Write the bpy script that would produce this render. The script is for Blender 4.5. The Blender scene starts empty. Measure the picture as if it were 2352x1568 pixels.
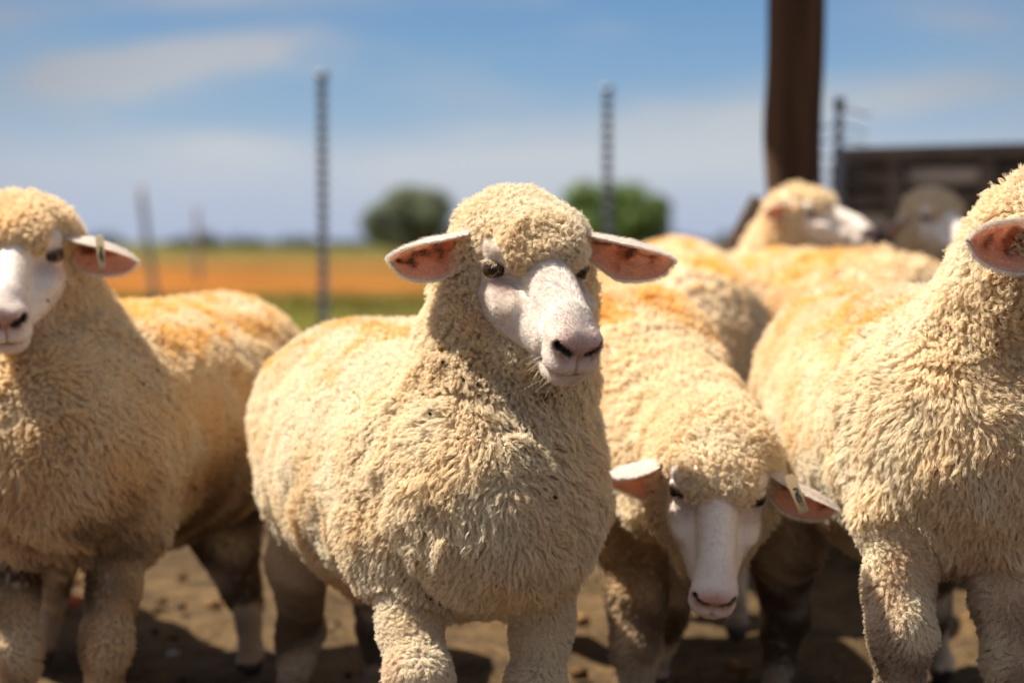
import bpy, math, os
import numpy as np
from mathutils import Vector
from mathutils.bvhtree import BVHTree

# ------------------------------------------------------------------ camera, sky, sun, exposure
SC = bpy.context.scene
COL = SC.collection
LENS = 65.0
PIXF = LENS / 36.0 * 2352.0            # focal length in reference pixels (photo seen at 2352 x 1568)
CAMZ = 0.78
PITCH = math.atan(229.0 / PIXF)        # the horizon lies 229 reference pixels above the centre
cam_d = bpy.data.cameras.new('camera')
cam_d.lens = LENS
cam_d.sensor_width = 36.0
cam_d.clip_start = 0.05
cam_d.clip_end = 20000.0
cam_d.dof.use_dof = True
cam_d.dof.focus_distance = 2.27
cam_d.dof.aperture_fstop = 65.0 / 26.0
cam = bpy.data.objects.new('camera', cam_d)
cam.location = (0, 0, CAMZ)
cam.rotation_euler = (math.pi / 2 - PITCH, 0, 0)
COL.objects.link(cam)
SC.camera = cam

SUN_DIR = Vector((-0.50, 0.17, 0.83)).normalized()      # towards the sun
SUN_EL = math.asin(SUN_DIR.z)
SUN_AZ = math.atan2(SUN_DIR.x, SUN_DIR.y)               # from +Y towards +X
sun_d = bpy.data.lights.new('sun', 'SUN')
sun_d.energy = 5.0
sun_d.angle = math.radians(0.5)
sun_d.color = (1.0, 0.91, 0.77)
sun = bpy.data.objects.new('sun', sun_d)
sun.rotation_euler = SUN_DIR.to_track_quat('Z', 'Y').to_euler()
COL.objects.link(sun)

world = bpy.data.worlds.new('World')
SC.world = world
world.use_nodes = True
WT = world.node_tree
WT.nodes.clear()


def wn(kind, **kw):
    n = WT.nodes.new(kind)
    for k, v in kw.items():
        setattr(n, k, v)
    return n


EXPOSURE = 1.0
SKY_STRENGTH = 0.05
SKYK = 1.0 / SKY_STRENGTH / 2 ** EXPOSURE      # ramp colours below are what the exposed sky shows
w_out = wn('ShaderNodeOutputWorld')
w_bg = wn('ShaderNodeBackground')
w_bg.inputs['Strength'].default_value = SKY_STRENGTH
w_sky = wn('ShaderNodeTexSky', sky_type='NISHITA')
w_sky.sun_disc = False
w_sky.sun_elevation = SUN_EL
w_sky.sun_rotation = SUN_AZ
w_sky.air_density = 1.0
w_sky.dust_density = 0.6
w_sky.ozone_density = 1.5
w_co = wn('ShaderNodeTexCoord')
w_sep = wn('ShaderNodeSeparateXYZ')
WT.links.new(w_co.outputs['Generated'], w_sep.inputs[0])
# the low sky: pale at the horizon, bluer with height (the frame only spans about ten degrees of it)
w_el = wn('ShaderNodeMapRange')
w_el.inputs['From Min'].default_value = 0.0
w_el.inputs['From Max'].default_value = 0.30
WT.links.new(w_sep.outputs['Z'], w_el.inputs['Value'])
w_ramp = wn('ShaderNodeValToRGB')
els = w_ramp.color_ramp.elements
els[0].position = 0.0
els[0].color = (0.44, 0.51, 0.68, 1)
els[1].position = 1.0
els[1].color = (0.075, 0.19, 0.42, 1)
for pos, c in ((0.05, (0.47, 0.53, 0.67, 1)), (0.13, (0.50, 0.56, 0.66, 1)), (0.21, (0.33, 0.47, 0.63, 1)), (0.32, (0.225, 0.395, 0.60, 1)), (0.44, (0.165, 0.325, 0.565, 1))):
    e = els.new(pos)
    e.color = c
WT.links.new(w_el.outputs[0], w_ramp.inputs[0])
w_scale = wn('ShaderNodeVectorMath', operation='SCALE')
w_scale.inputs['Scale'].default_value = SKYK
WT.links.new(w_ramp.outputs[0], w_scale.inputs[0])
w_mixf = wn('ShaderNodeMapRange', interpolation_type='SMOOTHSTEP')   # above 30 degrees the sky texture takes over
w_mixf.inputs['From Min'].default_value = 0.22
w_mixf.inputs['From Max'].default_value = 0.5
WT.links.new(w_sep.outputs['Z'], w_mixf.inputs['Value'])
w_mix = wn('ShaderNodeMix', data_type='RGBA')
WT.links.new(w_mixf.outputs[0], w_mix.inputs[0])
WT.links.new(w_scale.outputs[0], w_mix.inputs[6])
w_hs = wn('ShaderNodeHueSaturation')           # overhead sky desaturated and brightened to shape the fill light
w_hs.inputs['Saturation'].default_value = 0.30
w_hs.inputs['Value'].default_value = 1.35
WT.links.new(w_sky.outputs[0], w_hs.inputs['Color'])
WT.links.new(w_hs.outputs[0], w_mix.inputs[7])
# clouds: flattened noise in the direction of view
w_map = wn('ShaderNodeMapping')
w_map.inputs['Scale'].default_value = (8.0, 8.0, 26.0)
w_map.inputs['Location'].default_value = (1.35, 0.2, 0.35)
WT.links.new(w_co.outputs['Generated'], w_map.inputs['Vector'])
w_noise = wn('ShaderNodeTexNoise')
w_noise.inputs['Scale'].default_value = 1.0
w_noise.inputs['Detail'].default_value = 5.0
w_noise.inputs['Roughness'].default_value = 0.48
w_noise.inputs['Distortion'].default_value = 0.25
WT.links.new(w_map.outputs[0], w_noise.inputs['Vector'])
w_cr = wn('ShaderNodeMapRange', interpolation_type='SMOOTHSTEP')
w_cr.inputs['From Min'].default_value = 0.47
w_cr.inputs['From Max'].default_value = 0.66
w_cr.inputs['To Max'].default_value = 0.8
WT.links.new(w_noise.outputs['Fac'], w_cr.inputs['Value'])


def wmath(op, a, b=None):
    n = wn('ShaderNodeMath', operation=op)
    for k, v in enumerate((a, b)):
        if v is None:
            continue
        if isinstance(v, (int, float)):
            n.inputs[k].default_value = v
        else:
            WT.links.new(v, n.inputs[k])
    return n.outputs[0]


# cloud banks, each given by azimuth and elevation (tangents), half sizes and slope
w_ys = wmath('MAXIMUM', w_sep.outputs['Y'], 0.05)
w_az = wmath('DIVIDE', w_sep.outputs['X'], w_ys)
w_ev = wmath('DIVIDE', w_sep.outputs['Z'], w_ys)
w_front = wmath('GREATER_THAN', w_sep.outputs['Y'], 0.06)
bank = None
for (u, v, su, sv, slope, amp) in ((130, 205, 380, 66, 0.10, 1.05), (460, 128, 230, 46, 0.12, 1.2), (520, 4, 300, 30, 0.03, 1.1), (40, 40, 150, 50, 0.0, 0.45),
                                   (2200, 205, 340, 50, 0.05, 1.1), (1560, 300, 380, 56, 0.03, 0.95), (540, 340, 240, 44, 0.0, 0.8), (1150, 400, 800, 60, 0.0, 0.95),
                                   (1850, 420, 420, 50, 0.0, 0.6), (2300, 60, 240, 40, 0.0, 0.35)):
    da = wmath('SUBTRACT', w_az, (u - 1176.0) / PIXF)
    de = wmath('SUBTRACT', wmath('SUBTRACT', w_ev, (555.0 - v) / PIXF), wmath('MULTIPLY', da, slope))
    q = wmath('ADD', wmath('POWER', wmath('ABSOLUTE', wmath('DIVIDE', da, su / PIXF)), 2.0), wmath('POWER', wmath('ABSOLUTE', wmath('DIVIDE', de, sv / PIXF)), 2.0))
    g = wmath('MULTIPLY', wmath('EXPONENT', wmath('MULTIPLY', q, -1.0)), amp)
    bank = g if bank is None else wmath('ADD', bank, g)
bank = wmath('MULTIPLY', bank, w_front)
w_n2 = wn('ShaderNodeMapRange')
w_n2.inputs['From Min'].default_value = 0.3
w_n2.inputs['From Max'].default_value = 0.7
w_n2.inputs['To Min'].default_value = 0.30
w_n2.inputs['To Max'].default_value = 1.50
WT.links.new(w_noise.outputs['Fac'], w_n2.inputs['Value'])
dens = wmath('ADD', wmath('MULTIPLY', bank, w_n2.outputs[0]), wmath('MULTIPLY', w_cr.outputs[0], 0.30))
dens = wmath('MINIMUM', wmath('MULTIPLY', dens, 0.95), 0.88)
w_cc = wn('ShaderNodeValToRGB')
ce = w_cc.color_ramp.elements
ce[0].position = 0.0
ce[0].color = (0.50, 0.565, 0.67, 1)
ce[1].position = 0.5
ce[1].color = (0.46, 0.46, 0.50, 1)
e = ce.new(0.16)
e.color = (0.58, 0.615, 0.655, 1)
e = ce.new(0.28)
e.color = (0.52, 0.54, 0.575, 1)
WT.links.new(w_el.outputs[0], w_cc.inputs[0])
# the sky is darkened towards both sides, imitating lens falloff as greyer cloud
w_side = wn('ShaderNodeMapRange', interpolation_type='SMOOTHSTEP')
w_side.inputs['From Min'].default_value = 0.15
w_side.inputs['From Max'].default_value = 0.36
w_side.inputs['To Max'].default_value = 0.5
WT.links.new(wmath('ABSOLUTE', w_az), w_side.inputs['Value'])
w_cc2 = wn('ShaderNodeMix', data_type='RGBA')
w_cc2.inputs[7].default_value = (0.16, 0.17, 0.21, 1)
WT.links.new(w_side.outputs[0], w_cc2.inputs[0])
WT.links.new(w_cc.outputs[0], w_cc2.inputs[6])
w_ccs = wn('ShaderNodeVectorMath', operation='SCALE')
w_ccs.inputs['Scale'].default_value = SKYK
WT.links.new(w_cc2.outputs[2], w_ccs.inputs[0])
w_cm = wn('ShaderNodeMix', data_type='RGBA')
WT.links.new(w_ccs.outputs[0], w_cm.inputs[7])
dens = wmath('MAXIMUM', dens, wmath('MULTIPLY', w_side.outputs[0], 0.9))
WT.links.new(dens, w_cm.inputs[0])
WT.links.new(w_mix.outputs[2], w_cm.inputs[6])
WT.links.new(w_cm.outputs[2], w_bg.inputs['Color'])
WT.links.new(w_bg.outputs[0], w_out.inputs[0])

SC.view_settings.view_transform = 'Standard'
SC.view_settings.look = 'None'
SC.view_settings.exposure = EXPOSURE
SC.view_settings.gamma = 1.0
SC.view_settings.use_curve_mapping = False
SC.render.engine = 'CYCLES'
SC.cycles.max_bounces = 8
SC.cycles.diffuse_bounces = 5
SC.cycles.transmission_bounces = 6
SC.cycles.use_denoising = True
SC.cycles_curves.shape = 'RIBBONS'

QUICK = float(os.environ.get('SHEEP_QUICK', '1'))      # under 1 thins the fleece while testing
RNG = np.random.default_rng(7)


# ------------------------------------------------------------------ small helpers
def W(u, v, d):
    """point at depth d (metres along the view axis) seen at reference pixel u, v"""
    x = (u - 1176.0) / PIXF
    y = -(v - 784.0) / PIXF
    c, s = math.cos(PITCH), math.sin(PITCH)
    return np.array([d * x, d * (c + y * s), CAMZ + d * (-s + y * c)])


def tag(o, label=None, cat=None, group=None, kind=None):
    if label:
        o['label'] = label
    if cat:
        o['category'] = cat
    if group:
        o['group'] = group
    if kind:
        o['kind'] = kind
    return o


def nrm(v):
    v = np.asarray(v, dtype=np.float64)
    return v / (np.linalg.norm(v, axis=-1, keepdims=True) + 1e-12)


def mesh_obj(name, verts, faces, mat, parent=None, smooth=True, col=None):
    me = bpy.data.meshes.new(name)
    verts = np.asarray(verts, dtype=np.float32)
    faces = np.asarray(faces) if not isinstance(faces, list) else faces
    if isinstance(faces, list):
        me.from_pydata(verts.tolist(), [], faces)
    else:
        nf, k = faces.shape
        me.vertices.add(len(verts))
        me.vertices.foreach_set('co', verts.ravel())
        me.loops.add(nf * k)
        me.loops.foreach_set('vertex_index', faces.astype(np.int32).ravel())
        me.polygons.add(nf)
        me.polygons.foreach_set('loop_start', np.arange(0, nf * k, k, dtype=np.int32))
        me.polygons.foreach_set('loop_total', np.full(nf, k, dtype=np.int32))
        me.update(calc_edges=True)
        me.validate()
    if smooth:
        me.polygons.foreach_set('use_smooth', np.ones(len(me.polygons), dtype=bool))
    if col is not None:
        a = me.color_attributes.new('col', 'FLOAT_COLOR', 'POINT')
        c = np.ones((len(verts), 4), dtype=np.float32)
        c[:, :3] = col
        a.data.foreach_set('color', c.ravel())
    if mat:
        me.materials.append(mat)
    o = bpy.data.objects.new(name, me)
    COL.objects.link(o)
    if parent:
        o.parent = parent
        o.matrix_parent_inverse = parent.matrix_world.inverted()
    return o


def hair_obj(name, pts, rad, col, mat, parent):
    M, K, _ = pts.shape
    hc = bpy.data.hair_curves.new(name)
    hc.add_curves([K] * M)
    hc.attributes['position'].data.foreach_set('vector', pts.astype(np.float32).ravel())
    a = hc.attributes.get('radius') or hc.attributes.new('radius', 'FLOAT', 'POINT')
    a.data.foreach_set('value', rad.astype(np.float32).ravel())
    c = np.ones((M, 4), dtype=np.float32)
    c[:, :3] = col
    a = hc.attributes.new('col', 'FLOAT_COLOR', 'CURVE')
    a.data.foreach_set('color', c.ravel())
    hc.materials.append(mat)
    o = bpy.data.objects.new(name, hc)
    COL.objects.link(o)
    o.parent = parent
    o.matrix_parent_inverse = parent.matrix_world.inverted()
    return o


def empty(name, loc):
    o = bpy.data.objects.new(name, None)
    o.location = loc
    o.empty_display_size = 0.1
    COL.objects.link(o)
    bpy.context.view_layer.update()
    return o


# smooth pseudo noise: sums of sines with random wave vectors
def make_noise(seed, freq, n=14, dims=1):
    r = np.random.default_rng(seed)
    k = r.normal(size=(dims, n, 3)) * freq
    ph = r.uniform(0, 6.283, size=(dims, n))

    def f(p):
        p = np.asarray(p, dtype=np.float32)
        out = [np.sin(p @ k[d].T.astype(np.float32) + ph[d].astype(np.float32)).sum(1) * (1.4 / math.sqrt(n)) for d in range(dims)]
        return out[0] if dims == 1 else np.stack(out, 1)
    return f


# ------------------------------------------------------------------ materials
def new_mat(name):
    m = bpy.data.materials.new(name)
    m.use_nodes = True
    nt = m.node_tree
    nt.nodes.clear()
    out = nt.nodes.new('ShaderNodeOutputMaterial')
    return m, nt, out


def fibre_mat(name, trans, gloss, rough=0.45):
    m, nt, out = new_mat(name)
    at = nt.nodes.new('ShaderNodeAttribute')
    at.attribute_name = 'col'
    d = nt.nodes.new('ShaderNodeBsdfDiffuse')
    t = nt.nodes.new('ShaderNodeBsdfTranslucent')
    mx = nt.nodes.new('ShaderNodeMixShader')
    mx.inputs[0].default_value = trans
    nt.links.new(at.outputs['Color'], d.inputs[0])
    nt.links.new(at.outputs['Color'], t.inputs[0])
    nt.links.new(d.outputs[0], mx.inputs[1])
    nt.links.new(t.outputs[0], mx.inputs[2])
    last = mx
    if gloss > 0:
        g = nt.nodes.new('ShaderNodeBsdfGlossy')
        g.inputs['Roughness'].default_value = rough
        g.inputs['Color'].default_value = (0.9, 0.9, 0.9, 1)
        m2 = nt.nodes.new('ShaderNodeMixShader')
        m2.inputs[0].default_value = gloss
        nt.links.new(mx.outputs[0], m2.inputs[1])
        nt.links.new(g.outputs[0], m2.inputs[2])
        last = m2
    nt.links.new(last.outputs[0], out.inputs[0])
    return m


def col_mat(name, rough=0.7, spec=0.3, bump=0.0, bscale=300.0, trans=0.0, var=0.0):
    """principled material that takes its colour from the mesh attribute, with grain"""
    m, nt, out = new_mat(name)
    at = nt.nodes.new('ShaderNodeAttribute')
    at.attribute_name = 'col'
    b = nt.nodes.new('ShaderNodeBsdfPrincipled')
    b.inputs['Roughness'].default_value = rough
    b.inputs['Specular IOR Level'].default_value = spec
    src = at.outputs['Color']
    co = nt.nodes.new('ShaderNodeTexCoord')
    nz = nt.nodes.new('ShaderNodeTexNoise')
    nz.inputs['Scale'].default_value = bscale
    nz.inputs['Detail'].default_value = 4
    nt.links.new(co.outputs['Object'], nz.inputs['Vector'])
    if var > 0:
        mr = nt.nodes.new('ShaderNodeMapRange')
        mr.inputs['From Min'].default_value = 0.3
        mr.inputs['From Max'].default_value = 0.7
        mr.inputs['To Min'].default_value = 1 - var
        mr.inputs['To Max'].default_value = 1 + var
        nt.links.new(nz.outputs['Fac'], mr.inputs['Value'])
        vm = nt.nodes.new('ShaderNodeVectorMath')
        vm.operation = 'SCALE'
        nt.links.new(src, vm.inputs[0])
        nt.links.new(mr.outputs[0], vm.inputs['Scale'])
        src = vm.outputs[0]
    nt.links.new(src, b.inputs['Base Color'])
    if bump > 0:
        bp = nt.nodes.new('ShaderNodeBump')
        bp.inputs['Strength'].default_value = bump
        bp.inputs['Distance'].default_value = 0.002
        nt.links.new(nz.outputs['Fac'], bp.inputs['Height'])
        nt.links.new(bp.outputs[0], b.inputs['Normal'])
    last = b.outputs[0]
    if trans > 0:
        t = nt.nodes.new('ShaderNodeBsdfTranslucent')
        nt.links.new(src, t.inputs[0])
        mx = nt.nodes.new('ShaderNodeMixShader')
        mx.inputs[0].default_value = trans
        nt.links.new(last, mx.inputs[1])
        nt.links.new(t.outputs[0], mx.inputs[2])
        last = mx.outputs[0]
    nt.links.new(last, out.inputs[0])
    return m


def noise_mat(name, c1, c2, scale, rough=0.8, bump=0.3, stretch=(1, 1, 1), metallic=0.0, spec=0.3):
    m, nt, out = new_mat(name)
    b = nt.nodes.new('ShaderNodeBsdfPrincipled')
    b.inputs['Roughness'].default_value = rough
    b.inputs['Metallic'].default_value = metallic
    b.inputs['Specular IOR Level'].default_value = spec
    co = nt.nodes.new('ShaderNodeTexCoord')
    mp = nt.nodes.new('ShaderNodeMapping')
    mp.inputs['Scale'].default_value = stretch
    nz = nt.nodes.new('ShaderNodeTexNoise')
    nz.inputs['Scale'].default_value = scale
    nz.inputs['Detail'].default_value = 6
    cr = nt.nodes.new('ShaderNodeValToRGB')
    cr.color_ramp.elements[0].position = 0.32
    cr.color_ramp.elements[0].color = (*c1, 1)
    cr.color_ramp.elements[1].position = 0.68
    cr.color_ramp.elements[1].color = (*c2, 1)
    bp = nt.nodes.new('ShaderNodeBump')
    bp.inputs['Strength'].default_value = bump
    bp.inputs['Distance'].default_value = 0.01
    L = nt.links.new
    L(co.outputs['Object'], mp.inputs[0])
    L(mp.outputs[0], nz.inputs['Vector'])
    L(nz.outputs['Fac'], cr.inputs[0])
    L(cr.outputs[0], b.inputs['Base Color'])
    L(nz.outputs['Fac'], bp.inputs['Height'])
    L(bp.outputs[0], b.inputs['Normal'])
    L(b.outputs[0], out.inputs[0])
    return m


M_WOOL = fibre_mat('wool_fibre', 0.56, 0.0)
M_FUR = fibre_mat('short_white_fur', 0.30, 0.11, 0.30)
M_SKIN = col_mat('sheep_skin', 0.55, 0.35, 0.15, 900.0, 0.0, 0.10)
M_EAR = col_mat('ear_skin', 0.6, 0.2, 0.25, 420.0, 0.45, 0.22)
M_EYE = col_mat('eye_wet', 0.06, 0.6)
M_TAG = col_mat('tag_plastic', 0.45, 0.4, 0.05, 500.0, 0.1, 0.06)
M_DIRT = col_mat('dirt_bits', 0.9, 0.1, 0.4, 700.0, 0.0, 0.3)


# ------------------------------------------------------------------ signed distances
def sd_cone(p, a, b, r1, r2):
    a = np.asarray(a, np.float32)
    b = np.asarray(b, np.float32)
    ba = b - a
    pa = p - a
    h = np.clip(pa @ ba / float(ba @ ba), 0, 1)
    q = pa - h[:, None] * ba
    return np.sqrt((q * q).sum(1)) - (r1 + (r2 - r1) * h)


def sd_ell(p, c, r, R=None):
    q = p - np.asarray(c, np.float32)
    if R is not None:
        q = q @ np.asarray(R, np.float32)
    r = np.asarray(r, np.float32)
    k0 = np.sqrt(((q / r) ** 2).sum(1))
    k1 = np.sqrt(((q / (r * r)) ** 2).sum(1))
    return k0 * (k0 - 1.0) / np.maximum(k1, 1e-6)


def smin(a, b, k):
    h = np.clip(0.5 + 0.5 * (b - a) / k, 0, 1)
    return b + (a - b) * h - k * h * (1 - h)


def smax(a, b, k):
    return -smin(-a, -b, k)


def rotx(a):
    c, s = math.cos(a), math.sin(a)
    return np.array([[1, 0, 0], [0, c, -s], [0, s, c]])


def roty(a):
    c, s = math.cos(a), math.sin(a)
    return np.array([[c, 0, s], [0, 1, 0], [-s, 0, c]])


def rotz(a):
    c, s = math.cos(a), math.sin(a)
    return np.array([[c, -s, 0], [s, c, 0], [0, 0, 1]])


NOSTRIL_R = rotz(-0.45) @ roty(-0.75)


def head_nostril(q):
    a = sd_ell(q, (0.0150, 0.2185, -0.0285), (0.0088, 0.0120, 0.0050), NOSTRIL_R)
    b = sd_ell(q, (0.0235, 0.2110, -0.0225), (0.0055, 0.0120, 0.0055), NOSTRIL_R)
    return smin(a, b, 0.004)


def head_skin(p):
    """bare face of the sheep; p in head space: x across, y to the nose, z up"""
    q = p.copy()
    q[:, 0] = np.sqrt(q[:, 0] ** 2 + 1e-7)
    d = sd_ell(q, (0, 0, 0), (0.058, 0.072, 0.056))
    d = smin(d, sd_cone(q, (0, 0.045, 0.018), (0, 0.168, -0.007), 0.030, 0.0240), 0.016)
    d = smin(d, sd_cone(q, (0.030, 0.02, -0.036), (0.010, 0.145, -0.042), 0.037, 0.0225), 0.018)
    d = smin(d, sd_ell(q, (0, 0.186, -0.022), (0.0290, 0.030, 0.0255)), 0.016)
    d = smin(d, sd_ell(q, (0.0145, 0.203, -0.0225), (0.0155, 0.0175, 0.0145)), 0.010)      # nostril wing
    d = smin(d, sd_ell(q, (0.0105, 0.190, -0.0475), (0.0210, 0.0275, 0.0165)), 0.010)      # upper lip
    d = smin(d, sd_ell(q, (0.043, 0.034, 0.007), (0.020, 0.020, 0.021)), 0.012)           # eye socket
    d = smin(d, sd_ell(q, (0.044, 0.036, 0.030), (0.020, 0.022, 0.010)), 0.016)           # brow
    d = smin(d, sd_ell(q, (0.045, 0.072, -0.022), (0.017, 0.036, 0.014)), 0.018)          # cheek bone
    d = smax(d, -sd_ell(q, (0.058, 0.092, 0.000), (0.010, 0.020, 0.007), rotx(-0.5)), 0.012)   # tear groove
    chin = sd_ell(q, (0.003, 0.176, -0.0675), (0.0205, 0.0275, 0.0140))
    chin = smin(chin, sd_cone(q, (0, 0.06, -0.068), (0, 0.160, -0.064), 0.024, 0.018), 0.015)
    d = smin(d, chin, 0.005)
    d = smax(d, -sd_ell(q, (0.0, 0.205, -0.0590), (0.036, 0.042, 0.0018)), 0.004)         # mouth line
    d = smax(d, -sd_ell(q, (0.034, 0.166, -0.0535), (0.010, 0.020, 0.0018), rotx(0.25)), 0.005)  # mouth corner
    d = smax(d, -head_nostril(q), 0.0035)
    d = smax(d, -sd_ell(q, (0, 0.2215, -0.046), (0.0012, 0.008, 0.012)), 0.003)           # groove of the lip
    return d


def head_wool(p):
    q = p.copy()
    q[:, 0] = np.abs(q[:, 0])
    d = sd_ell(q, (0, -0.016, 0.016), (0.075, 0.080, 0.053))
    d = smin(d, sd_ell(q, (0, 0.049, 0.037), (0.048, 0.043, 0.028), rotx(-0.35)), 0.02)    # fringe
    ch = sd_ell(q, (0.050, -0.016, -0.048), (0.036, 0.054, 0.058))
    ch = smin(ch, sd_cone(q, (0.034, 0.0, -0.066), (0.016, 0.082, -0.082), 0.046, 0.022), 0.02)
    return smin(d, ch, 0.02)


class Head:
    def __init__(self, o, yaw, pitch, roll=0.0, scale=1.0):
        y, p, r = (math.radians(a) for a in (yaw, pitch, roll))
        self.o = np.asarray(o, np.float64)
        f = np.array([math.sin(y) * math.cos(p), -math.cos(y) * math.cos(p), -math.sin(p)])
        s = np.array([math.cos(y), math.sin(y), 0.0])
        u = np.cross(f, s)
        s2 = s * math.cos(r) - u * math.sin(r)
        u2 = u * math.cos(r) + s * math.sin(r)
        self.s, self.f, self.u = s2, f, u2
        self.M = np.stack([s2, f, u2], 1)          # world = local @ M.T
        self.k = scale

    def loc(self, p):
        return ((p - self.o.astype(np.float32)) @ self.M.astype(np.float32)) / self.k

    def w(self, q):
        return np.asarray(q, np.float64) * self.k @ self.M.T + self.o

    def wd(self, q):
        return np.asarray(q, np.float64) @ self.M.T


# ------------------------------------------------------------------ surface extraction (dual grid)
def surface_nets(val, org, h):
    ins = val < 0
    nx, ny, nz = val.shape
    c = np.zeros((nx - 1, ny - 1, nz - 1), np.int8)
    for dx in (0, 1):
        for dy in (0, 1):
            for dz in (0, 1):
                c += ins[dx:nx - 1 + dx, dy:ny - 1 + dy, dz:nz - 1 + dz]
    ii, jj, kk = np.nonzero((c > 0) & (c < 8))
    idx = np.full(c.shape, -1, np.int32)
    idx[ii, jj, kk] = np.arange(len(ii))
    acc = np.zeros((len(ii), 3), np.float64)
    cnt = np.zeros(len(ii))
    offs = [(a, b, d) for a in (0, 1) for b in (0, 1) for d in (0, 1)]
    for a in offs:
        for ax in range(3):
            if a[ax] == 0:
                b = list(a)
                b[ax] = 1
                va = val[ii + a[0], jj + a[1], kk + a[2]]
                vb = val[ii + b[0], jj + b[1], kk + b[2]]
                m = (va < 0) != (vb < 0)
                t = np.where(m, va / np.where(m, va - vb, 1), 0)
                e = np.zeros((len(ii), 3))
                e[:] = a
                e[:, ax] += t
                acc[m] += e[m]
                cnt[m] += 1
    v = acc / cnt[:, None] + np.stack([ii, jj, kk], 1)
    v = v * h + org
    faces = []
    for ax in range(3):
        sl0 = [slice(None)] * 3
        sl1 = [slice(None)] * 3
        sl0[ax] = slice(0, -1)
        sl1[ax] = slice(1, None)
        a = ins[tuple(sl0)]
        b = ins[tuple(sl1)]
        e = np.stack(np.nonzero(a != b), 1)
        o1, o2 = [(1, 2), (2, 0), (0, 1)][ax]
        ok = (e[:, o1] > 0) & (e[:, o2] > 0) & (e[:, o1] < val.shape[o1] - 1) & (e[:, o2] < val.shape[o2] - 1)
        e = e[ok]
        fl = a[e[:, 0], e[:, 1], e[:, 2]]
        def cell(d1, d2):
            q = e.copy()
            q[:, o1] -= d1
            q[:, o2] -= d2
            return idx[q[:, 0], q[:, 1], q[:, 2]]
        q4 = np.stack([cell(1, 1), cell(0, 1), cell(0, 0), cell(1, 0)], 1)
        q4[~fl] = q4[~fl][:, ::-1]
        faces.append(q4)
    return v, np.concatenate(faces)


def polygonise(fn, lo, hi, h, f=4):
    lo = np.asarray(lo, np.float64)
    n = np.ceil((np.asarray(hi) - lo) / (h * f)).astype(int)
    H = h * f
    gx = [lo[a] + H * (np.arange(n[a]) + 0.5) for a in range(3)]
    P = np.stack(np.meshgrid(*gx, indexing='ij'), -1).reshape(-1, 3).astype(np.float32)
    dc = np.concatenate([fn(P[i:i + 400000]) for i in range(0, len(P), 400000)]).reshape(n)
    near = np.abs(dc) < H * 1.5
    val = np.repeat(np.repeat(np.repeat(np.where(dc < 0, -1.0, 1.0).astype(np.float32), f, 0), f, 1), f, 2)
    ci = np.stack(np.nonzero(near), 1)
    sub = np.stack(np.meshgrid(*[np.arange(f)] * 3, indexing='ij'), -1).reshape(-1, 3)
    for i in range(0, len(ci), 6000):
        g = (ci[i:i + 6000, None, :] * f + sub[None]).reshape(-1, 3)
        pts = (lo + (g + 0.5) * h).astype(np.float32)
        val[g[:, 0], g[:, 1], g[:, 2]] = fn(pts)
    return surface_nets(val, lo + 0.5 * h, h)


def vert_normals(v, f):
    n = np.zeros_like(v)
    fn = np.cross(v[f[:, 2]] - v[f[:, 0]], v[f[:, 3]] - v[f[:, 1]])
    for k in range(4):
        np.add.at(n, f[:, k], fn)
    return nrm(n), np.linalg.norm(fn, axis=1) * 0.5


# ------------------------------------------------------------------ colours of the flock
CREAM = np.array([0.96, 0.845, 0.70])
YELLOW = np.array([0.95, 0.715, 0.43])
DYE = np.array([0.93, 0.60, 0.17])
MUD_SHADE = np.array([0.15, 0.09, 0.05])  # mud colour, also used to paint shade low on the fleece
FACE = np.array([0.77, 0.70, 0.64])
NOSE = np.array([0.50, 0.265, 0.225])

N_FLOW = make_noise(11, 26.0, 12, 3)
N_FINE = make_noise(12, 110.0, 12, 3)
N_TONE = make_noise(13, 34.0, 14)
N_TONE2 = make_noise(14, 9.0, 10)
N_DYE = make_noise(15, 45.0, 16)
N_LEN = make_noise(16, 60.0, 12)
N_HAIR = make_noise(17, 380.0, 14)

TAGS = ['head', 'neck', 'chest', 'body', 'rump', 'leg', 'shank']
#            length  lie   curl  crimp
HAIRP = {'head': (0.0165, 0.25, 1.0, 0.66), 'neck': (0.0160, 0.42, 0.5, 0.52), 'chest': (0.0215, 0.62, 0.52, 0.68),
         'body': (0.0150, 0.34, 0.50, 0.52), 'rump': (0.0145, 0.34, 0.50, 0.52), 'leg': (0.0095, 0.58, 0.40, 0.55), 'shank': (0.008, 0.8, 0.2, 0.4)}
ZCELL = {'head': 1.22, 'neck': 1.06, 'chest': 1.10, 'body': 1.2, 'rump': 1.2, 'leg': 1.06, 'shank': 1.0}


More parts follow.
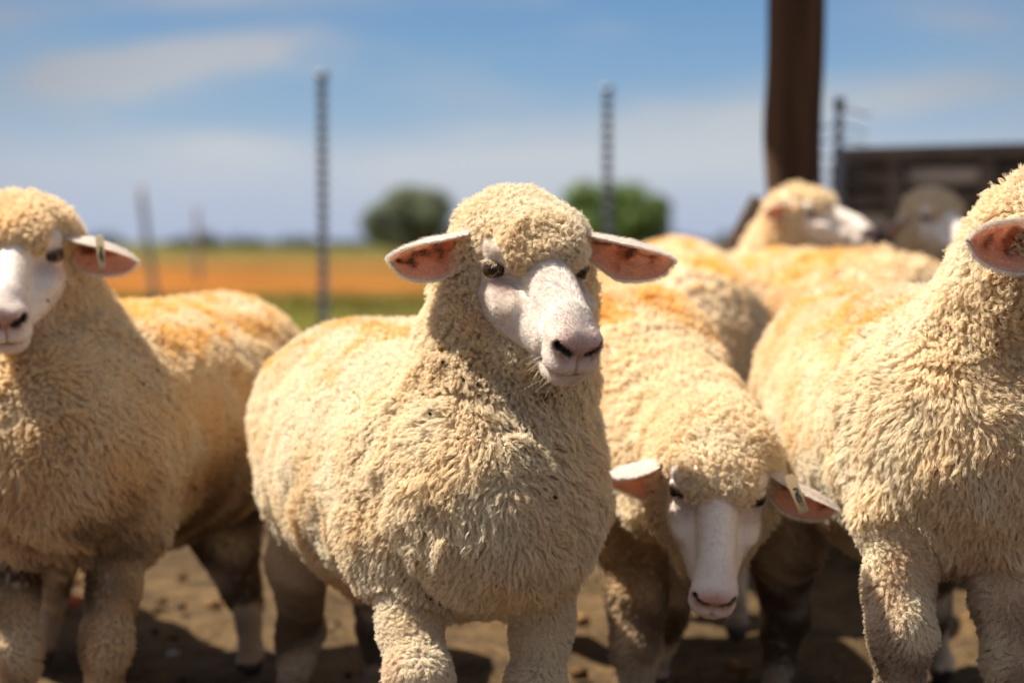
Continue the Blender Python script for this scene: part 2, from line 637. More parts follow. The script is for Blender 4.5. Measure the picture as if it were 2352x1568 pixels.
def lock_strands(root, nor, dirv, L, R, nper, K, curl, rad, clump, rng, taper=0.35):
    """wool locks: each lock is a bundle of fibres that crimp together and close to a tip"""
    n = len(root)
    e1 = nrm(np.cross(dirv, rng.normal(size=(n, 3))))
    e2 = np.cross(dirv, e1)
    t = np.linspace(0, 1, K)
    ph = rng.uniform(0, 6.283, n)
    turns = rng.uniform(0.9, 1.7, n)
    amp = curl * rng.uniform(0.6, 1.3, n) * 0.0040
    hand = rng.choice([-1.0, 1.0], n)
    lift = rng.uniform(0.15, 0.45, n)
    ax = (root[:, None] + (L[:, None] * t)[:, :, None] * dirv[:, None] +
          (L * lift)[:, None, None] * (t * (1 - t))[None, :, None] * nor[:, None])
    ang = 6.283 * turns[:, None] * t + ph[:, None]
    en = (t ** 0.8)[None, :, None]
    ax = ax + en * amp[:, None, None] * (np.sin(ang)[:, :, None] * e1[:, None] + (hand[:, None] * np.cos(ang))[:, :, None] * e2[:, None])
    # fibres
    th = rng.uniform(0, 6.283, (n, nper))
    rr = np.sqrt(rng.uniform(0, 1, (n, nper))) * R[:, None]
    f1 = nrm(np.cross(nor, e1))
    f2 = np.cross(nor, f1)
    off = (np.cos(th) * rr)[:, :, None] * f1[:, None] + (np.sin(th) * rr)[:, :, None] * f2[:, None]
    close = 1.0 - clump[:, None] * (t ** 0.8)[None]
    cut = rng.uniform(0.72, 1.08, (n, nper))
    ti = t[None, None, :] * cut[:, :, None]
    # resample the lock axis at each fibre's own length
    x = np.clip(ti * (K - 1), 0, K - 1.0001)
    i0 = x.astype(int)
    fr = (x - i0)[..., None]
    nn = np.arange(n)[:, None, None]
    P = ax[nn, i0] * (1 - fr) + ax[nn, np.minimum(i0 + 1, K - 1)] * fr
    P += off[:, :, None] * close[:, None, :, None]
    P += rng.normal(size=(n, nper, 1, 3)) * 0.0011 * (t ** 1.5)[None, None, :, None]
    r = np.broadcast_to(rad * (1 - (1 - taper) * t ** 1.6), (n, nper, K)).copy()
    return P.reshape(-1, K, 3), r.reshape(-1, K)


def thin(p, cell, rng):
    key = np.floor(p / cell + rng.uniform(0, 1, 3)).astype(np.int64)
    kk = key[:, 0] * 73856093 ^ key[:, 1] * 19349663 ^ key[:, 2] * 83492791
    _, i = np.unique(kk, return_index=True)
    return i


def sample_surface(v, f, area, fmask, count, rng):
    ids = np.nonzero(fmask)[0]
    pr = area[ids]
    ch = rng.choice(ids, size=count, p=pr / pr.sum())
    a, b = rng.uniform(size=(2, count, 1))
    q = f[ch]
    w = [(1 - a) * (1 - b), a * (1 - b), a * b, (1 - a) * b]
    return ch, q, w


# ------------------------------------------------------------------ ears, eyes, tags
def build_ear(parent, base, tip, opening, width, rng, fold=0.5, fuzz=2600, res=1, droop=0.1, dark=1.0):
    base = np.asarray(base, float)
    tip = np.asarray(tip, float)
    d = tip - base
    L = np.linalg.norm(d)
    d = d / L
    op = np.asarray(opening, float)
    op = nrm(op - d * (op @ d))
    up = np.cross(d, op)
    if up[2] < 0:
        up = -up
    NS, NC = 30 * res, 17 * res
    s = np.linspace(0, 1, NS)
    ph = np.linspace(-1, 1, NC)
    wid = width * (0.42 + 0.58 * np.clip(s / 0.42, 0, 1) ** 0.9 * (2 - np.clip(s / 0.42, 0, 1)) ** 0.2)
    wid = wid * np.where(s > 0.40, np.sqrt(np.clip(1 - ((s - 0.40) / 0.60) ** 2.2, 0, 1)), 1)
    wid = np.maximum(wid, 0.0012)
    nz = make_noise(int(rng.integers(1e6)), 60.0, 8)
    grid = np.zeros((NS, NC, 3))
    for j, p_ in enumerate(ph):
        bow = wid * (0.80 * abs(p_) ** 2.0)
        fo = np.where(p_ > 0, fold * p_ ** 3, 0.12 * abs(p_) ** 3)
        side = wid * (p_ * (1 - 0.35 * fo))
        grid[:, j] = (base + (s * L)[:, None] * d + side[:, None] * up +
                      (bow * (1.7 - 1.1 * s) + wid * fo * 0.55)[:, None] * op)
    grid[:, :, 2] -= (droop * L * s ** 2)[:, None]
    grid += op[None, None] * (nz(grid.reshape(-1, 3)).reshape(NS, NC) * 0.0009)[:, :, None]
    # normals of the sheet
    du = np.gradient(grid, axis=0)
    dv = np.gradient(grid, axis=1)
    n = np.cross(du, dv)
    n = nrm(n)
    if (n[NS // 2, NC // 2] @ op) < 0:
        n = -n
    th = 0.0022 * (1 - 0.6 * np.abs(ph) ** 4)[None, :, None] * (1 - 0.7 * s ** 6)[:, None, None]
    inner = grid + n * th * 0.5
    outer = grid - n * th
    V = np.concatenate([inner.reshape(-1, 3), outer.reshape(-1, 3)])
    F = []
    o2 = NS * NC
    for i in range(NS - 1):
        for j in range(NC - 1):
            a, b, c, e = i * NC + j, i * NC + j + 1, (i + 1) * NC + j + 1, (i + 1) * NC + j
            F.append((a, e, c, b))
            F.append((o2 + a, o2 + b, o2 + c, o2 + e))
    rim = [i * NC for i in range(NS)] + [(NS - 1) * NC + j for j in range(1, NC)] + [i * NC + NC - 1 for i in range(NS - 2, -1, -1)]
    for a, b in zip(rim[:-1], rim[1:]):
        F.append((a, b, o2 + b, o2 + a))
    S_, P_ = np.meshgrid(s, ph, indexing='ij')
    pink = np.array([0.82, 0.46, 0.34])
    red = np.array([0.62, 0.18, 0.06])
    wax = np.array([0.17, 0.050, 0.025])
    n1 = make_noise(int(rng.integers(1e6)), 120.0, 10)(grid.reshape(-1, 3)).reshape(NS, NC)
    n2 = make_noise(int(rng.integers(1e6)), 260.0, 10)(grid.reshape(-1, 3)).reshape(NS, NC)
    deep = np.clip(1.10 - np.abs(P_ - 0.05) * 1.45 - np.abs(S_ - 0.40) * 1.15 + 0.30 * n1, 0, 1)
    c = pink[None, None] * (1 - deep[..., None]) + red[None, None] * deep[..., None]
    dk = np.clip((deep - 0.45) * 2.2 + 0.55 * n2 - 0.20, 0, 1) * 0.80 * dark
    c = c * (1 - dk[..., None]) + wax * dk[..., None]
    rimw = np.clip((-P_ - 0.90) / 0.10, 0, 1) + np.clip((P_ - 0.62 + 0.06 * n1) / 0.12, 0, 1) + np.clip((S_ - 0.95) / 0.05, 0, 1)
    rimw = rimw + np.clip((0.26 + 0.05 * n1 - S_) / 0.12, 0, 1) * np.clip((P_ + 0.1) / 0.3, 0, 1)
    rimw = np.clip(rimw, 0, 1)[..., None]
    c = c * (1 - rimw) + np.array([0.80, 0.70, 0.63]) * rimw
    co = np.broadcast_to(np.array([0.80, 0.69, 0.62]), (NS, NC, 3))
    cols = np.concatenate([c.reshape(-1, 3), co.reshape(-1, 3)])
    ear = mesh_obj('ear', V, F, M_EAR, parent, True, cols)
    # short fur: on the back, along the rims, and a few long hairs inside
    if fuzz:
        m = int(fuzz * QUICK)
        si = rng.uniform(0.0, 1.0, m) ** 0.8 * (NS - 1.001)
        pj = rng.uniform(0, NC - 1.001, m)
        kind = rng.uniform(size=m)
        edge = kind < 0.42
        pj[edge] = np.where(rng.uniform(size=edge.sum()) < 0.5, 0, NC - 1.001)
        tipm = kind < 0.06
        si[tipm] = NS - 1.001
        pj[tipm] = rng.uniform(0, NC - 1.001, tipm.sum())
        i0, j0 = si.astype(int), pj.astype(int)
        fi, fj = (si - i0)[:, None], (pj - j0)[:, None]
        def lerp(G):
            return ((G[i0, j0] * (1 - fi) + G[i0 + 1, j0] * fi) * (1 - fj) + (G[i0, j0 + 1] * (1 - fi) + G[i0 + 1, j0 + 1] * fi) * fj)
        root = lerp(outer)
        nn = -lerp(n)
        outw = np.where(edge[:, None], up[None] * np.where(pj < 1, -1, 1)[:, None], nn)
        dirv = nrm(d[None] * 0.75 + outw * np.where(edge, 0.8, 0.28)[:, None] + rng.normal(size=(m, 3)) * 0.22)
        Lh = np.where(edge, 0.0050, 0.0060) * rng.uniform(0.5, 1.3, m)
        # inner hairs
        K = 4
        t = np.linspace(0, 1, K)
        pts = root[:, None] + (Lh[:, None] * t)[..., None] * dirv[:, None] + (0.0015 * t ** 2)[None, :, None] * d[None, None]
        r = np.broadcast_to(0.00022 * (1 - 0.7 * t), (m, K))
        mi = m // 3
        s2 = rng.uniform(0.02, 0.85, mi) * (NS - 1.001)
        p2 = rng.uniform(0.02, 0.98, mi) * (NC - 1.001)
        i0, j0 = s2.astype(int), p2.astype(int)
        fi, fj = (s2 - i0)[:, None], (p2 - j0)[:, None]
        root2 = lerp(inner)
        n2_ = lerp(n)
        dir2 = nrm(d[None] * 0.8 + n2_ * 0.15 + rng.normal(size=(mi, 3)) * 0.25)
        L2 = 0.006 * rng.uniform(0.5, 1.5, mi)
        pts2 = root2[:, None] + (L2[:, None] * t)[..., None] * dir2[:, None] + (0.0012 * t)[None, :, None] * n2_[:, None]
        r2 = np.broadcast_to(0.00012 * (1 - 0.7 * t), (mi, K))
        cc = np.concatenate([np.tile([0.85, 0.78, 0.72], (m, 1)), np.tile([0.6, 0.4, 0.32], (mi, 1))])
        hair_obj('ear_fur', np.concatenate([pts, pts2]), np.concatenate([r, r2]), cc, M_FUR, ear)
    return ear, dict(grid=grid, n=n, d=d, up=up, op=op, L=L)


def build_eye(parent, hd, side, rng, openu=0.16, openl=0.46, lash=True, r=0.0152):
    o = nrm([0.66 * side, 0.74, 0.10])
    lat = o
    ca = np.array([-1.0 * side, 0.55, 0.08])          # from the outer to the inner corner
    fwd = nrm(ca - o * (ca @ o))
    b = np.cross(o, fwd)
    if b[2] < 0:
        b = -b
    # march to the skin along o
    st = np.array([0.043 * side, 0.034, 0.006])
    ts = np.linspace(0.0, 0.12, 400)
    dd = head_skin((st[None] + ts[:, None] * lat[None]).astype(np.float32))
    i = np.nonzero(dd > 0)[0][0]
    c = st + lat * (ts[i] - r * 0.52)
    # eyeball
    NU, NV = 40, 28
    V, C = [], []
    gaze = nrm(o + fwd * 0.30 - b * 0.12)
    ga = nrm(fwd - gaze * (fwd @ gaze))
    gb = np.cross(gaze, ga)
    for i in range(NV + 1):
        th = math.pi * i / NV
        for j in range(NU):
            p_ = 2 * math.pi * j / NU
            v = math.cos(th) * gaze + math.sin(th) * (math.cos(p_) * ga + math.sin(p_) * gb)
            V.append(hd.w(c + v * r * (1 + 0.05 * max(0, math.cos(th)) ** 8)))
            x, y = math.sin(th) * math.cos(p_), math.sin(th) * math.sin(p_)
            if math.cos(th) > 0 and abs(x) < 0.42 and abs(y) < 0.22:
                C.append((0.004, 0.004, 0.006))
            elif th < 0.78:
                k = 0.5 + 0.5 * math.sin(p_ * 17)
                C.append((0.060 + 0.03 * k, 0.032 + 0.015 * k, 0.011))
            elif th < 0.95:
                C.append((0.02, 0.012, 0.01))
            else:
                C.append((0.11, 0.06, 0.045))
    F = []
    for i in range(NV):
        for j in range(NU):
            F.append((i * NU + j, i * NU + (j + 1) % NU, (i + 1) * NU + (j + 1) % NU, (i + 1) * NU + j))
    eye = mesh_obj('eye', V, F, M_EYE, parent, True, np.array(C))
    # lids: two curved strips of skin over the ball
    al = np.linspace(-1.38, 1.38, 25)
    prof = np.cos(al / 1.38 * math.pi / 2) ** 0.8
    V, F, C = [], [], []
    def strip(e0, e1, R):
        base0 = len(V)
        n = 9
        for i, a in enumerate(al):
            for k in range(n):
                t = k / (n - 1)
                e = e0[i] + (e1 - e0[i]) * t
                RR = R * r * (1.0 + 0.07 * math.sin(min(1, t * 3) * math.pi / 2) - 0.22 * max(0, t - 0.35))
                v = math.cos(e) * math.cos(a) * o + math.cos(e) * math.sin(a) * fwd + math.sin(e) * b
                V.append(hd.w(c + v * RR))
                m = min(1, t * 2.6)
                C.append(np.array([0.07, 0.035, 0.03]) * (1 - m) + np.array([0.78, 0.70, 0.63]) * m)
        for i in range(len(al) - 1):
            for k in range(n - 1):
                q = base0 + i * n + k
                F.append((q, q + 1, q + n + 1, q + n))
    strip(openu * prof - 0.10 * np.sin(al), 1.45, 1.03)
    strip(-openl * prof - 0.10 * np.sin(al), -1.45, 1.03)
    mesh_obj('eyelids', V, F, M_SKIN, eye, True, np.array(C))
    if lash:
        n = 34
        a = rng.uniform(-0.95, 0.55, n)
        e = openu * np.cos(a / 1.38 * math.pi / 2) ** 0.8 - 0.10 * np.sin(a) + rng.uniform(0, 0.12, n)
        v = (np.cos(e) * np.cos(a))[:, None] * o + (np.cos(e) * np.sin(a))[:, None] * fwd + np.sin(e)[:, None] * b
        K = 6
        t = np.linspace(0, 1, K)
        L = rng.uniform(0.006, 0.0095, n)
        dv = nrm(v * 0.70 - b * 0.62 - fwd * 0.06 + rng.normal(size=(n, 3)) * 0.12)
        p = (c + v * r * 1.06)[:, None] + (L[:, None] * t)[..., None] * dv[:, None] + (L[:, None] * 0.25 * t ** 2)[..., None] * (o - b * 0.2)[None, None]
        hair_obj('eyelashes', hd.w(p.reshape(-1, 3)).reshape(n, K, 3), np.broadcast_to(0.00030 * (1 - 0.55 * t), (n, K)),
                 np.tile([0.85, 0.75, 0.55], (n, 1)), M_FUR, eye)
    return eye


def build_tag(parent, p, along, across, facing, length, width, rng):
    """narrow plastic ear tag with worn dark digits and a button"""
    a, b, n = nrm(along), nrm(across), nrm(facing)
    V, F, C = [], [], []
    base = np.array([0.40, 0.30, 0.17])
    K = 10
    for k in range(K + 1):
        t = k / K
        w = width * (0.5 if t > 0.04 else 0.3) * (1 - 0.12 * t)
        bend = 0.004 * math.sin(t * 2.4)
        for sx, sz in ((-1, 1), (1, 1), (1, -1), (-1, -1)):
            V.append(p + a * (length * t) + b * (w * sx) + n * (0.001 * sz + bend))
            C.append(base * (1 - 0.15 * t))
    for k in range(K):
        for e in range(4):
            F.append((4 * k + e, 4 * k + (e + 1) % 4, 4 * k + 4 + (e + 1) % 4, 4 * k + 4 + e))
    F.append((0, 3, 2, 1))
    F.append((4 * K, 4 * K + 1, 4 * K + 2, 4 * K + 3))
    o = mesh_obj('ear_tag', V, F, M_TAG, parent, False, np.array(C))
    # worn print: strokes of two digits running down the tag
    V, F = [], []
    def stroke(t0, x0, t1, x1, th=0.0009):
        p0 = p + a * (length * t0) + b * (x0 * width) + n * (0.0013 + 0.004 * math.sin(t0 * 2.4))
        p1 = p + a * (length * t1) + b * (x1 * width) + n * (0.0013 + 0.004 * math.sin(t1 * 2.4))
        dd = nrm(p1 - p0)
        sd = np.cross(dd, n) * th
        q = len(V)
        V.extend([p0 - sd, p0 + sd, p1 + sd, p1 - sd, p0 - sd + n * 0.0004, p0 + sd + n * 0.0004, p1 + sd + n * 0.0004, p1 - sd + n * 0.0004])
        F.extend([(q + 4, q + 5, q + 6, q + 7), (q, q + 1, q + 5, q + 4), (q + 1, q + 2, q + 6, q + 5), (q + 2, q + 3, q + 7, q + 6), (q + 3, q, q + 4, q + 7)])
    for (x0, y0, x1, y1) in ((-.2, .36, .2, .36), (.2, .36, .2, .43), (.2, .43, -.2, .50), (-.2, .50, .2, .50),
                             (-.2, .55, .2, .55), (.2, .55, .2, .69), (.2, .69, -.2, .69), (-.2, .69, -.2, .55), (-.2, .62, .2, .62)):
        stroke(y0, x0, y1, x1)
    mesh_obj('tag_print', V, F, M_DIRT, o, False, np.tile([0.06, 0.06, 0.07], (len(V), 1)))
    return o


# ------------------------------------------------------------------ the sheep
def leg_chain(pts, radii, wool_to, flat=False):
    """pts from the top joint to the hoof; segments before wool_to carry fleece"""
    return dict(pts=[np.asarray(p, float) for p in pts], r=radii, wool=wool_to)


def build_sheep(sp):
    rng = np.random.default_rng(sp['seed'])
    hd = sp.get('head')
    chest, rump = np.asarray(sp['chest'][0], float), np.asarray(sp['rump'][0], float)
    rc, rr = sp['chest'][1], sp['rump'][1]
    axis = nrm(chest - rump)
    mid = (chest + rump) / 2 + np.array([0, 0, sp.get('sag', -0.012)])
    rm = sp.get('mid_r', (rc + rr) / 2 + 0.018)
    wool, skin = [], []                       # (tag, function)
    wool.append(('chest', lambda p: sd_cone(p, chest, (chest + mid) / 2, rc, (rc + rm) / 2)))
    wool.append(('body', lambda p: sd_cone(p, (chest * 0.6 + mid * 0.4), mid, (rc + rm) / 2, rm)))
    wool.append(('rump', lambda p: sd_cone(p, mid, rump, rm, rr)))
    for (tg, a, b, r1, r2) in sp.get('extra', []):
        wool.append((tg, lambda p, a=np.asarray(a), b=np.asarray(b), r1=r1, r2=r2: sd_cone(p, a, b, r1, r2)))
    nk = sp.get('neck', [])
    for (a, r1), (b, r2) in zip(nk[:-1], nk[1:]):
        wool.append(('neck', lambda p, a=a, b=b, r1=r1, r2=r2: sd_cone(p, a, b, r1, r2)))
    kleg = {}
    for lg in sp.get('legs', []):
        P, R = lg['pts'], lg['r']
        for i in range(len(P) - 1):
            fn = lambda p, a=P[i], b=P[i + 1], r1=R[i], r2=R[i + 1]: sd_cone(p, a, b, r1, r2)
            if i < lg['wool']:
                wool.append(('leg', fn))
            else:
                skin.append(('shank', fn))
        # cloven hoof: two toes
        a, b = P[-2], P[-1]
        fw = nrm(np.array([axis[0], axis[1], 0.0]))
        sd = np.array([-fw[1], fw[0], 0.0])
        for s_ in (-1, 1):
            t0 = b + sd * 0.010 * s_ + np.array([0, 0, 0.018])
            t1 = b + sd * 0.011 * s_ + fw * 0.030 + np.array([0, 0, 0.006])
            skin.append(('hoof', lambda p, a=t0, b=t1: np.maximum(sd_cone(p, a, b, 0.0135, 0.009), 0.0 - p[:, 2])))

    def eval_parts(p):
        w = None
        for tg, fn in wool:
            d = fn(p).astype(np.float32)
            w = d if w is None else smin(w, d, 0.05 if tg in ('chest', 'body', 'rump', 'neck') else 0.035)
        s = np.full(len(p), 9.0, np.float32)
        for tg, fn in skin:
            s = smin(s, fn(p).astype(np.float32), 0.012)
        if hd is not None:
            q = hd.loc(p)
            m = np.nonzero((q * q).sum(1) < 0.42 ** 2)[0]
            if len(m):
                qm = q[m]
                hw = head_wool(qm) * hd.k
                hs = head_skin(qm) * hd.k
                w[m] = smin(w[m], hw.astype(np.float32), 0.03)
                s[m] = smin(s[m], hs.astype(np.float32), 0.004)
        return w, s

    def fn(p):
        w, s = eval_parts(p)
        return smin(w, s, 0.007)

    allp = [chest, rump, mid] + [x for lg in sp.get('legs', []) for x in lg['pts']] + [a for a, _ in nk]
    if hd is not None:
        allp += [hd.w((0, 0.23, -0.08)), hd.w((0, -0.1, 0.1)), hd.w((0.09, 0, 0)), hd.w((-0.09, 0, 0))]
    allp = np.array(allp)
    lo, hi = allp.min(0) - 0.24, allp.max(0) + 0.24
    lo[2] = max(lo[2], -0.02)
    h = sp['res']
    V, F = polygonise(fn, lo, hi, h)
    # settle the vertices on the surface
    V32 = V.astype(np.float32)
    e = h * 0.25
    for it in range(2):
        d0 = fn(V32)
        g = np.stack([fn(V32 + np.eye(3, dtype=np.float32)[k] * e) - d0 for k in range(3)], 1) / e
        g = g / np.maximum((g * g).sum(1, keepdims=True), 0.2)
        V32 = V32 - np.clip(d0, -h, h)[:, None] * g * 0.8
    V = V32.astype(np.float64)
    N, area = vert_normals(V, F)
    w, s = eval_parts(V32)
    is_wool = w < s
    # fleece zone of each vertex
    best = np.full(len(V), 9.0)
    zone = np.zeros(len(V), int)
    for tg, f_ in wool:
        d = f_(V32)
        m = d < best
        best[m] = d[m]
        zone[m] = TAGS.index(tg)
    q = None
    if hd is not None:
        q = hd.loc(V32)
        near = (q * q).sum(1) < 0.42 ** 2
        hw = np.full(len(V), 9.0)
        hw[near] = head_wool(q[near]) * hd.k
        m = hw < best + 0.004
        zone[m] = 0
    # base colours of the skin mesh
    col = np.tile(CREAM * np.array([0.60, 0.55, 0.48]), (len(V), 1))
    bm_ = np.clip((sp.get('mud_shade_z', 0.30) - V[:, 2]) / 0.14, 0, 1)[:, None] * 0.6 * sp.get('mud', 0.6)
    col = col * (1 - bm_) + MUD_SHADE * bm_
    leg_c = np.array(sp.get('shank', (0.36, 0.26, 0.17)))
    sk = ~is_wool
    col[sk] = leg_c * (1 + 0.22 * N_TONE(V[sk]))[:, None]
    hoof = sk & (V[:, 2] < 0.03)
    col[hoof] = (0.07, 0.05, 0.04)
    face = np.zeros(len(V), bool)
    if hd is not None:
        hs = np.full(len(V), 9.0)
        hs[near] = head_skin(q[near]) * hd.k
        face = sk & (hs < 0.01)
        qa = q.copy()
        qa[:, 0] = np.abs(qa[:, 0])
        fc = np.tile(FACE, (len(V), 1))
        pink = np.clip((qa[:, 1] - 0.198) / 0.014, 0, 1) * np.clip((qa[:, 2] + 0.046) / 0.012, 0, 1) * np.clip(1 - (qa[:, 0] - 0.016) / 0.010, 0.10, 1) * np.clip(1 - (qa[:, 2] + 0.016) / 0.012, 0, 1)
        fc = fc * (1 - pink[:, None] * 0.9) + NOSE * (pink[:, None] * 0.9)
        mz = np.clip((qa[:, 1] - 0.150) / 0.05, 0, 1) * np.clip(0.55 + 0.5 * N_TONE(V), 0, 1) * 0.45
        fc = fc * (1 - mz[:, None]) + np.array([0.62, 0.47, 0.43]) * mz[:, None]
        tear = np.clip(1 - np.sqrt(((qa - np.array([0.050, 0.072, 0.0], np.float32)) ** 2).sum(1)) / 0.030, 0, 1)
        fc = fc * (1 - 0.55 * tear[:, None]) + np.array([0.45, 0.30, 0.28]) * (0.55 * tear[:, None])
        nst = np.full(len(V), 9.0)
        nst[near] = head_nostril(qa[near])
        k = np.clip(1 - nst / 0.0016, 0, 1)
        fc = fc * (1 - k[:, None]) + np.array([0.035, 0.018, 0.015]) * k[:, None]
        grime = np.clip(1 - (nst - 0.001) / 0.005, 0, 1) * np.clip(N_HAIR(V) * 0.9 + 0.35, 0, 1) * (qa[:, 2] < -0.022)
        fc = fc * (1 - 0.7 * grime[:, None]) + np.array([0.12, 0.07, 0.035]) * (0.7 * grime[:, None])
        mo = np.exp(-((qa[:, 2] + 0.059) / 0.0022) ** 2) * (qa[:, 1] > 0.15)
        fc = fc * (1 - 0.75 * mo[:, None]) + np.array([0.16, 0.07, 0.06]) * (0.75 * mo[:, None])
        phil = np.exp(-(qa[:, 0] / 0.0016) ** 2) * (qa[:, 1] > 0.208) * (qa[:, 2] < -0.03)
        fc = fc * (1 - 0.6 * phil[:, None]) + np.array([0.2, 0.08, 0.06]) * (0.6 * phil[:, None])
        warm = np.clip(0.35 + 0.4 * N_TONE(V), 0, 1)[:, None] * np.clip(1 - (qa[:, 1:2] - 0.05) / 0.08, 0.15, 1) * 0.35
        fc = fc * (1 - warm) + fc * np.array([0.98, 0.90, 0.74]) * warm
        col[face] = fc[face]

    root = empty('sheep', (float(mid[0]), float(mid[1]), 0.0))
    tag(root, sp['label'], 'sheep', 'flock of sheep')
    body = mesh_obj('body', V, F, M_SKIN, root, True, col)

    # ---------------- fleece
    lod = sp['lod']
    cell, nper, K, frad = lod
    fw_ = is_wool[F].all(1)
    if hd is not None:
        fw_ = fw_ | (face[F].all(1) & ((w - s)[F].max(1) < 0.010) & (q[F[:, 0], 1] < 0.13) & ((np.abs(q[F[:, 0], 0]) > 0.050) | (q[F[:, 0], 2] < -0.02)) & (np.hypot(np.abs(q[F[:, 0], 0]) - 0.052, q[F[:, 0], 1] - 0.046) > 0.027))
    cen = V[F].mean(1)
    fnor = N[F].mean(1)
    toc = nrm(np.array([0, 0, CAMZ]) - cen)
    facing = (fnor * toc).sum(1)
    # density: away from the camera and below the frame the fleece is sparser
    wgt = np.where(facing < -0.25, 0.30, 1.0) * np.where(is_wool[F].all(1), 1.0, 0.55)
    tot = area[fw_].sum()
    cnt = int(tot / (cell * cell) * 2.6)
    ch, qd, wt = sample_surface(V, F, area * wgt, fw_, cnt, rng)
    rp = sum(w_ * V[qd[:, k]] for k, w_ in enumerate(wt))
    zc = np.array([ZCELL[t] for t in TAGS])[zone[qd[:, 0]]]
    keep = np.concatenate([np.nonzero(zc == c_)[0][thin(rp[zc == c_], cell * c_, rng)] for c_ in np.unique(zc)])
    ch, rp = ch[keep], rp[keep]
    qd = qd[keep]
    wt = [w_[keep] for w_ in wt]
    rn = nrm(sum(w_ * N[qd[:, k]] for k, w_ in enumerate(wt)))
    zn = zone[qd[:, 0]]
    if QUICK < 1:
        k2 = rng.uniform(size=len(rp)) < QUICK
        rp, rn, zn, ch = rp[k2], rn[k2], zn[k2], ch[k2]
    n = len(rp)
    Ls = np.array([HAIRP[t][0] for t in TAGS])[zn] * sp.get('len', 1.0)
    lie = np.array([HAIRP[t][1] for t in TAGS])[zn]
    cu = np.array([HAIRP[t][2] for t in TAGS])[zn]
    cl = np.array([HAIRP[t][3] for t in TAGS])[zn]
    g = np.array([0, 0, -1.0]) - rn * (-rn[:, 2:3])
    gm = np.linalg.norm(g, axis=1, keepdims=True)
    g = g / np.maximum(gm, 1e-3)
    back = nrm(-axis)[None] - rn * (rn @ nrm(-axis))[:, None]
    flow = nrm(g * np.clip(gm, 0.05, 1) + back * 0.35 * (zn > 1)[:, None] + N_FLOW(rp) * np.where(zn == 2, 0.26, 0.40)[:, None])
    if hd is not None:
        hz = zn == 0
        ql = hd.loc(rp[hz].astype(np.float32))
        # on the crown the locks fall away from the poll, on the cheeks they run back
        away = np.stack([ql[:, 0] * 4.0, ql[:, 1] * 6.0 + 0.10, -0.25 + 0 * ql[:, 0]], 1)
        aw = nrm(hd.wd(away)) + N_FLOW(rp[hz]) * 0.55
        aw = aw - rn[hz] * (aw * rn[hz]).sum(1, keepdims=True)
        flow[hz] = nrm(aw)
        lie[hz] = np.clip(0.30 + 0.30 * np.clip(ql[:, 1] * 12, -0.5, 1), 0.15, 0.62)
        Ls[hz] *= np.where(ql[:, 2] < -0.02, 0.9, 1.0)
    nf = N_FINE(rp)
    dirv = nrm(rn * (1 - lie)[:, None] + flow * lie[:, None] + nf * 0.13)
    Ls = Ls * (1 + 0.16 * N_LEN(rp)) * rng.uniform(0.8, 1.2, n)
    # near the bare face and legs the fleece thins out to short locks
    dsk = np.abs(s[qd[:, 0]] if QUICK >= 1 else s[F[ch][:, 0]])
    Ls = Ls * np.clip(0.45 + dsk / 0.03, 0.45, 1.0) * np.where(is_wool[F[ch][:, 0]], 1.0, 0.62)
    for it in range(4):                       # lift locks that would dive under a bulge of the fleece
        tipd = fn((rp + dirv * Ls[:, None]).astype(np.float32))
        bad = tipd < Ls * 0.34
        if not bad.any():
            break
        dirv[bad] = nrm(dirv[bad] + rn[bad] * 0.45)
    R = cell * 0.62 * np.array([ZCELL[t] for t in TAGS])[zn]
    P, rad = lock_strands(rp, rn, dirv, Ls, R, nper, K, cu, frad, cl, rng)
    # colours
    yl = np.clip(0.25 + np.where(zn <= 2, 0.10, 0.19) * N_TONE(rp) + np.where(zn <= 2, 0.07, 0.16) * N_TONE2(rp) + sp.get('yellow', 0.0), 0, 0.9)
    lc = CREAM * (1 - yl[:, None]) + YELLOW * yl[:, None]
    hrel = (rp[:, 2] - mid[2]) / rm
    along = (rp - mid) @ axis
    lat = np.abs((rp - mid) @ nrm(np.cross(axis, [0, 0, 1])))
    dy = np.clip(1.25 * (N_DYE(rp) * 0.55 + N_TONE2(rp) * 0.35 - sp.get('dye_cut', 0.1)), 0, 1) * np.clip((hrel - 0.45) / 0.35, 0, 1) * (zn >= 3) * (zn < 5) * sp.get('dye', 0.62)
    dy = np.clip(dy * rng.uniform(0.2, 1.9, n), 0, 1)
    lc = lc * (1 - dy[:, None]) + DYE * dy[:, None]
    low = np.clip((sp.get('mud_shade_z', 0.30) - rp[:, 2]) / 0.14, 0, 1) * np.clip(0.55 + 0.4 * N_TONE(rp) - 0.25 * np.clip(along / 0.2, -1, 1), 0, 1) * sp.get('mud', 0.6)  # mud with some shade painted in, stronger towards the bottom
    lc = lc * (1 - low[:, None]) + MUD_SHADE * low[:, None]
    fcx = np.repeat(lc, nper, 0) * rng.uniform(0.86, 1.1, (n * nper, 1))
    fcx = np.clip(fcx, 0.01, 0.92)
    hair_obj('fleece', P, rad, fcx, M_WOOL, root)

    # ---------------- short hair on face and shanks
    fcount = sp.get('fur', 0)
    if fcount:
        ff = (~is_wool)[F].all(1) & (V[F[:, 0], 2] > 0.04)
        wt_ = np.where(face[F[:, 0]], 1.0, 0.45)
        cnt = int(fcount * max(QUICK, 0.4))
        ch, qd, wt = sample_surface(V, F, area * wt_, ff, cnt, rng)
        rp = sum(w_ * V[qd[:, k]] for k, w_ in enumerate(wt))
        rn = nrm(sum(w_ * N[qd[:, k]] for k, w_ in enumerate(wt)))
        c0 = sum(w_ * col[qd[:, k]] for k, w_ in enumerate(wt))
        ok = c0.max(1) > 0.20
        rp, rn, c0 = rp[ok], rn[ok], c0[ok]
        isf = face[qd[:, 0]][ok]
        m = len(rp)
